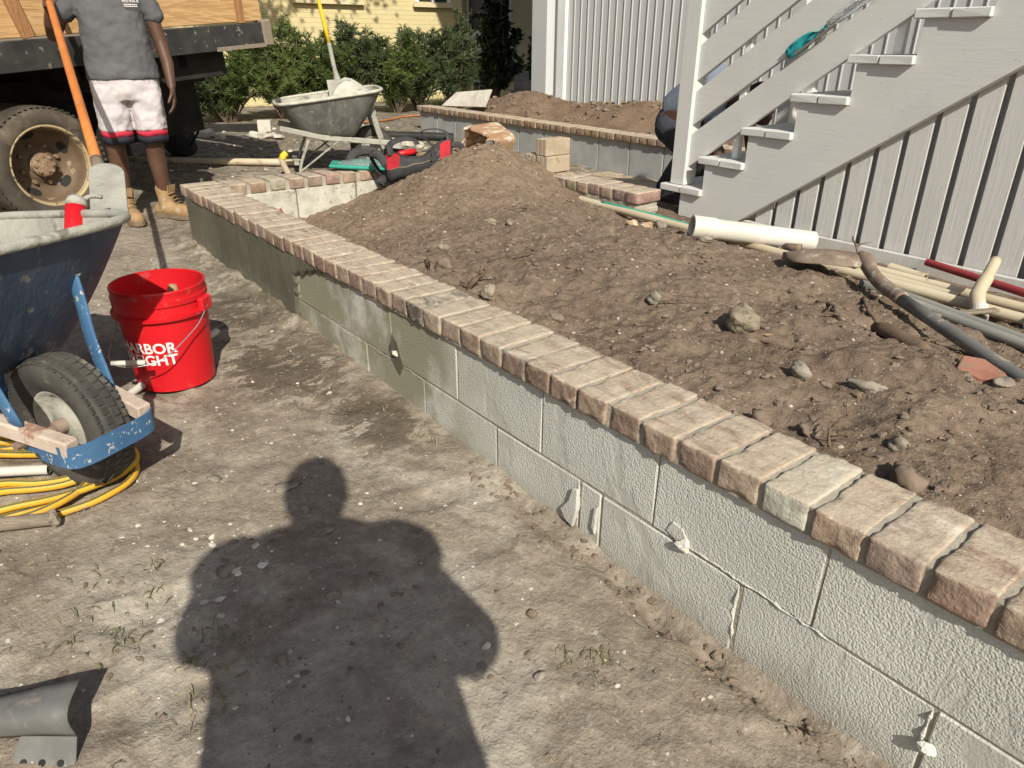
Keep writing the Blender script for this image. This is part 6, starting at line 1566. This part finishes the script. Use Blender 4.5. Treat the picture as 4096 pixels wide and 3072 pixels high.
for s, td in (('L', (.25, -1, 0)), ('R', (.95, -1, 0))):
    a = JS['a' + s]
    b = MB(); b.tube([(a[0], a[1], .12), (a[0], a[1], .18), (a[0] - .002, a[1] - .001, .245)], [.043, .041, .044], 18, False); o = b.build('sock', MAT['sock'], w1, smooth=True); o.modifiers.new('s', 'SOLIDIFY').thickness = .004
    b = MB(); boot(b, a, td); bo = remesh(b.build('boot', MAT['boot'], w1), .007, 3)
    sole(a, td).build('sole', MAT['bootsole'], bo)
    d = Vector(td).normalized(); l = Vector((-d.y, d.x, 0)); b = MB()
    for k in range(5):
        p = Vector(a) + d * (.055 + .016 * (4 - k)); p.z = .085 + .018 * k; b.tube([p - l * .03 + Vector((0, 0, -.006)), p + d * .012 + Vector((0, 0, .004)), p + l * .03 + Vector((0, 0, -.006))], .003, 5)
    p = Vector(a) + d * .05; b.prism([(-.028, 0), (.028, 0), (.032, .06), (-.032, .06)], -.004, .004, Matrix((l, Vector((d.x * .25, d.y * .25, .97)), d, )).transposed().to_4x4() if False else Matrix.Translation((p.x, p.y, .15)) @ Matrix((l, Vector((d.x * .25, d.y * .25, .97)), d)).transposed().to_4x4())
    b.build('laces_and_tongue', MAT['boot'], bo)

# crouching worker half hidden by the newel post
w2 = empty('person', (-3.62, 4.35, .09), R(0), 'bending worker in blue-grey shirt and dark trousers half hidden by the newel post', 'person')
b = MB()
torso_loft(b, [(0, 0, .50, .12, .13), (.0, 0, .58, .15, .16), (.06, 0, .66, .13, .155)])
limb(b, [(.0, 0, .60, .14), (.16, .0, .72, .14), (.34, .0, .78, .15), (.46, .0, .76, .12)], 16)
limb(b, [(.50, 0, .77, .06), (.58, 0, .74, .055)])
head(b, (.66, 0, .72), (1, 0, 0))
for s in (-1, 1):
    limb(b, [(.0, .09 * s, .54, .095), (.17, .13 * s, .44, .075), (.24, .14 * s, .40, .06), (.10, .13 * s, .22, .055), (.02, .13 * s, .08, .04)], 14)
    limb(b, [(.42, .17 * s, .76, .055), (.46, .20 * s, .58, .045), (.48, .2 * s, .48, .04), (.54, .17 * s, .34, .035), (.58, .15 * s, .22, .026)], 12); hand(b, (.58, .15 * s, .22), (.3, 0, -1), (0, -s, 0), (1, 0, .2), .5)
remesh(b.build('body', MAT['skin'], w2), .008, 5); head_bits(w2, (.66, 0, .72), (1, 0, 0))
b = MB(); limb(b, [(.02, 0, .66, .152), (.16, .0, .745, .160), (.34, .0, .80, .165), (.44, .0, .785, .13)], 20)
for s in (-1, 1): sleeve(b, (.40, .13 * s, .79), (.45, .195 * s, .63), .075, .065)
remesh(b.build('shirt', MAT['tee2'], w2), .009, 5)
b = MB(); limb(b, [(-.01, -.04, .55, .145), (-.01, .04, .55, .145)], 16)
for s in (-1, 1): limb(b, [(.0, .09 * s, .53, .112), (.17, .13 * s, .44, .092), (.235, .14 * s, .40, .078), (.10, .13 * s, .22, .070), (.035, .13 * s, .12, .065)], 14)
remesh(b.build('trousers', MAT['jeans'], w2), .009, 5)
for s in (-1, 1):
    b = MB(); boot(b, (.02, .13 * s, .08), (1, .1 * s, 0), h=.10); bo = remesh(b.build('boot', MAT['blackpipe'], w2), .008, 3); sole((.02, .13 * s, .08), (1, .1 * s, 0)).build('sole', MAT['bootsole'], bo)

# photographer: stands behind the camera, casts the long shadow into the picture. local x = right, y = forward (view direction)
ph_rot = math.atan2(VIEW.y, VIEW.x) - math.pi / 2
PH = dict(off=-.30)
w3 = empty('person', (VIEW * PH['off'] + SIDE * .035), ph_rot, 'photographer standing behind the camera whose shadow falls on the yard', 'person')
b = MB()
torso_loft(b, [(0, 0, .84, .14, .11), (0, 0, .94, .19, .14), (0, .01, 1.10, .19, .15), (0, .01, 1.26, .20, .14), (0, 0, 1.40, .21, .12), (0, -.01, 1.46, .14, .09), (0, 0, 1.50, .07, .06)])
limb(b, [(0, 0, 1.47, .062), (0, .02, 1.56, .06)]); head(b, (-.005, .05, 1.675), (0, 1, 0), 1.14)
EL, ER = Vector((-.262, .03, 1.245)), Vector((.300, .03, 1.225)); WL, WR = Vector((-.175, .175, 1.13)), Vector((.175, .175, 1.13))
for s, E_, W_ in ((-1, EL, WL), (1, ER, WR)):
    limb(b, [(.185 * s, 0, 1.41, .062), (*Vector((.185 * s, 0, 1.41)).lerp(E_, .5), .055), (*E_, .047)], 12); limb(b, [(*E_, .047), (*E_.lerp(W_, .4), .044), (*W_, .030)], 12)
    hand(b, W_, (-.9 * s, .12, .25), (0, .3, 1), (0, -.2, 1), .25)
    limb(b, [(.10 * s, 0, .86, .10), (.105 * s, .005, .66, .085), (.11 * s, .01, .48, .062), (.11 * s, -.01, .32, .058), (.115 * s, -.02, .09, .04)], 14)
remesh(b.build('body', MAT['skin2'], w3), .0075, 5); head_bits(w3, (-.005, .05, 1.68), (0, 1, 0))
b = MB(); torso_loft(b, [(.01, .005, .80, .255, .175), (.01, .01, .95, .25, .18), (.005, .015, 1.12, .24, .175), (0, .012, 1.28, .235, .16), (0, .0, 1.40, .225, .13), (0, -.005, 1.46, .175, .10), (0, 0, 1.50, .09, .075)])
b.ell((.19, 0, 1.50), (.125, .09, .095), 16, 10); b.ell((-.185, 0, 1.43), (.125, .09, .10), 16, 10); b.ell((.03, 0, 1.53), (.16, .08, .075), 16, 10); b.ell((-.04, 0, 1.49), (.16, .08, .085), 16, 10)
for s, E_ in ((-1, EL), (1, ER)): sleeve(b, (.175 * s, 0, 1.40), Vector((.19 * s, 0, 1.40)).lerp(E_, .95), .115, .078)
sh3 = remesh(b.build('shirt', MAT['tee2'], w3), .010, 5)
b = MB(); torso_loft(b, [(0, 0, .76, .19, .14), (0, 0, .88, .20, .145), (0, 0, .96, .185, .135)])
for s in (-1, 1): torso_loft(b, [(.115 * s, -.015, .06, .075, .08), (.112 * s, 0, .30, .085, .09), (.108 * s, .005, .50, .092, .10), (.10 * s, 0, .80, .105, .125)])
remesh(b.build('trousers', MAT['jeans'], w3), .010, 4)
for s in (-1, 1):
    b = MB(); boot(b, (.115 * s, -.02, .08), (.15 * s, 1, 0)); bo = remesh(b.build('boot', MAT['boot'], w3), .008, 3); sole((.115 * s, -.02, .08), (.15 * s, 1, 0)).build('sole', MAT['bootsole'], bo)
# the phone, its lens at the camera position
pn_ = bpy.data.objects.new('phone', None); COL.objects.link(pn_); pn_.empty_display_size = .02; tag(pn_, 'dark phone held by the photographer behind the camera', 'phone')
M_ = mw.copy(); M_.translation = Vector((0, 0, CAM_H)) - fwd * .012 - rt * .06 + upv * -.02; pn_.matrix_world = M_
b = MB(); b.box(-.08, .08, -.038, .038, -.004, .004, .003); b.build('body', MAT['phone'], pn_)
b = MB(); b.lathe([(0, 0), (.006, 0), (.0075, .002), (.006, .003)], 16, rotm((.06, .02, .004), R(180), 0, 0)); b.build('lens', MAT['glass'], pn_)
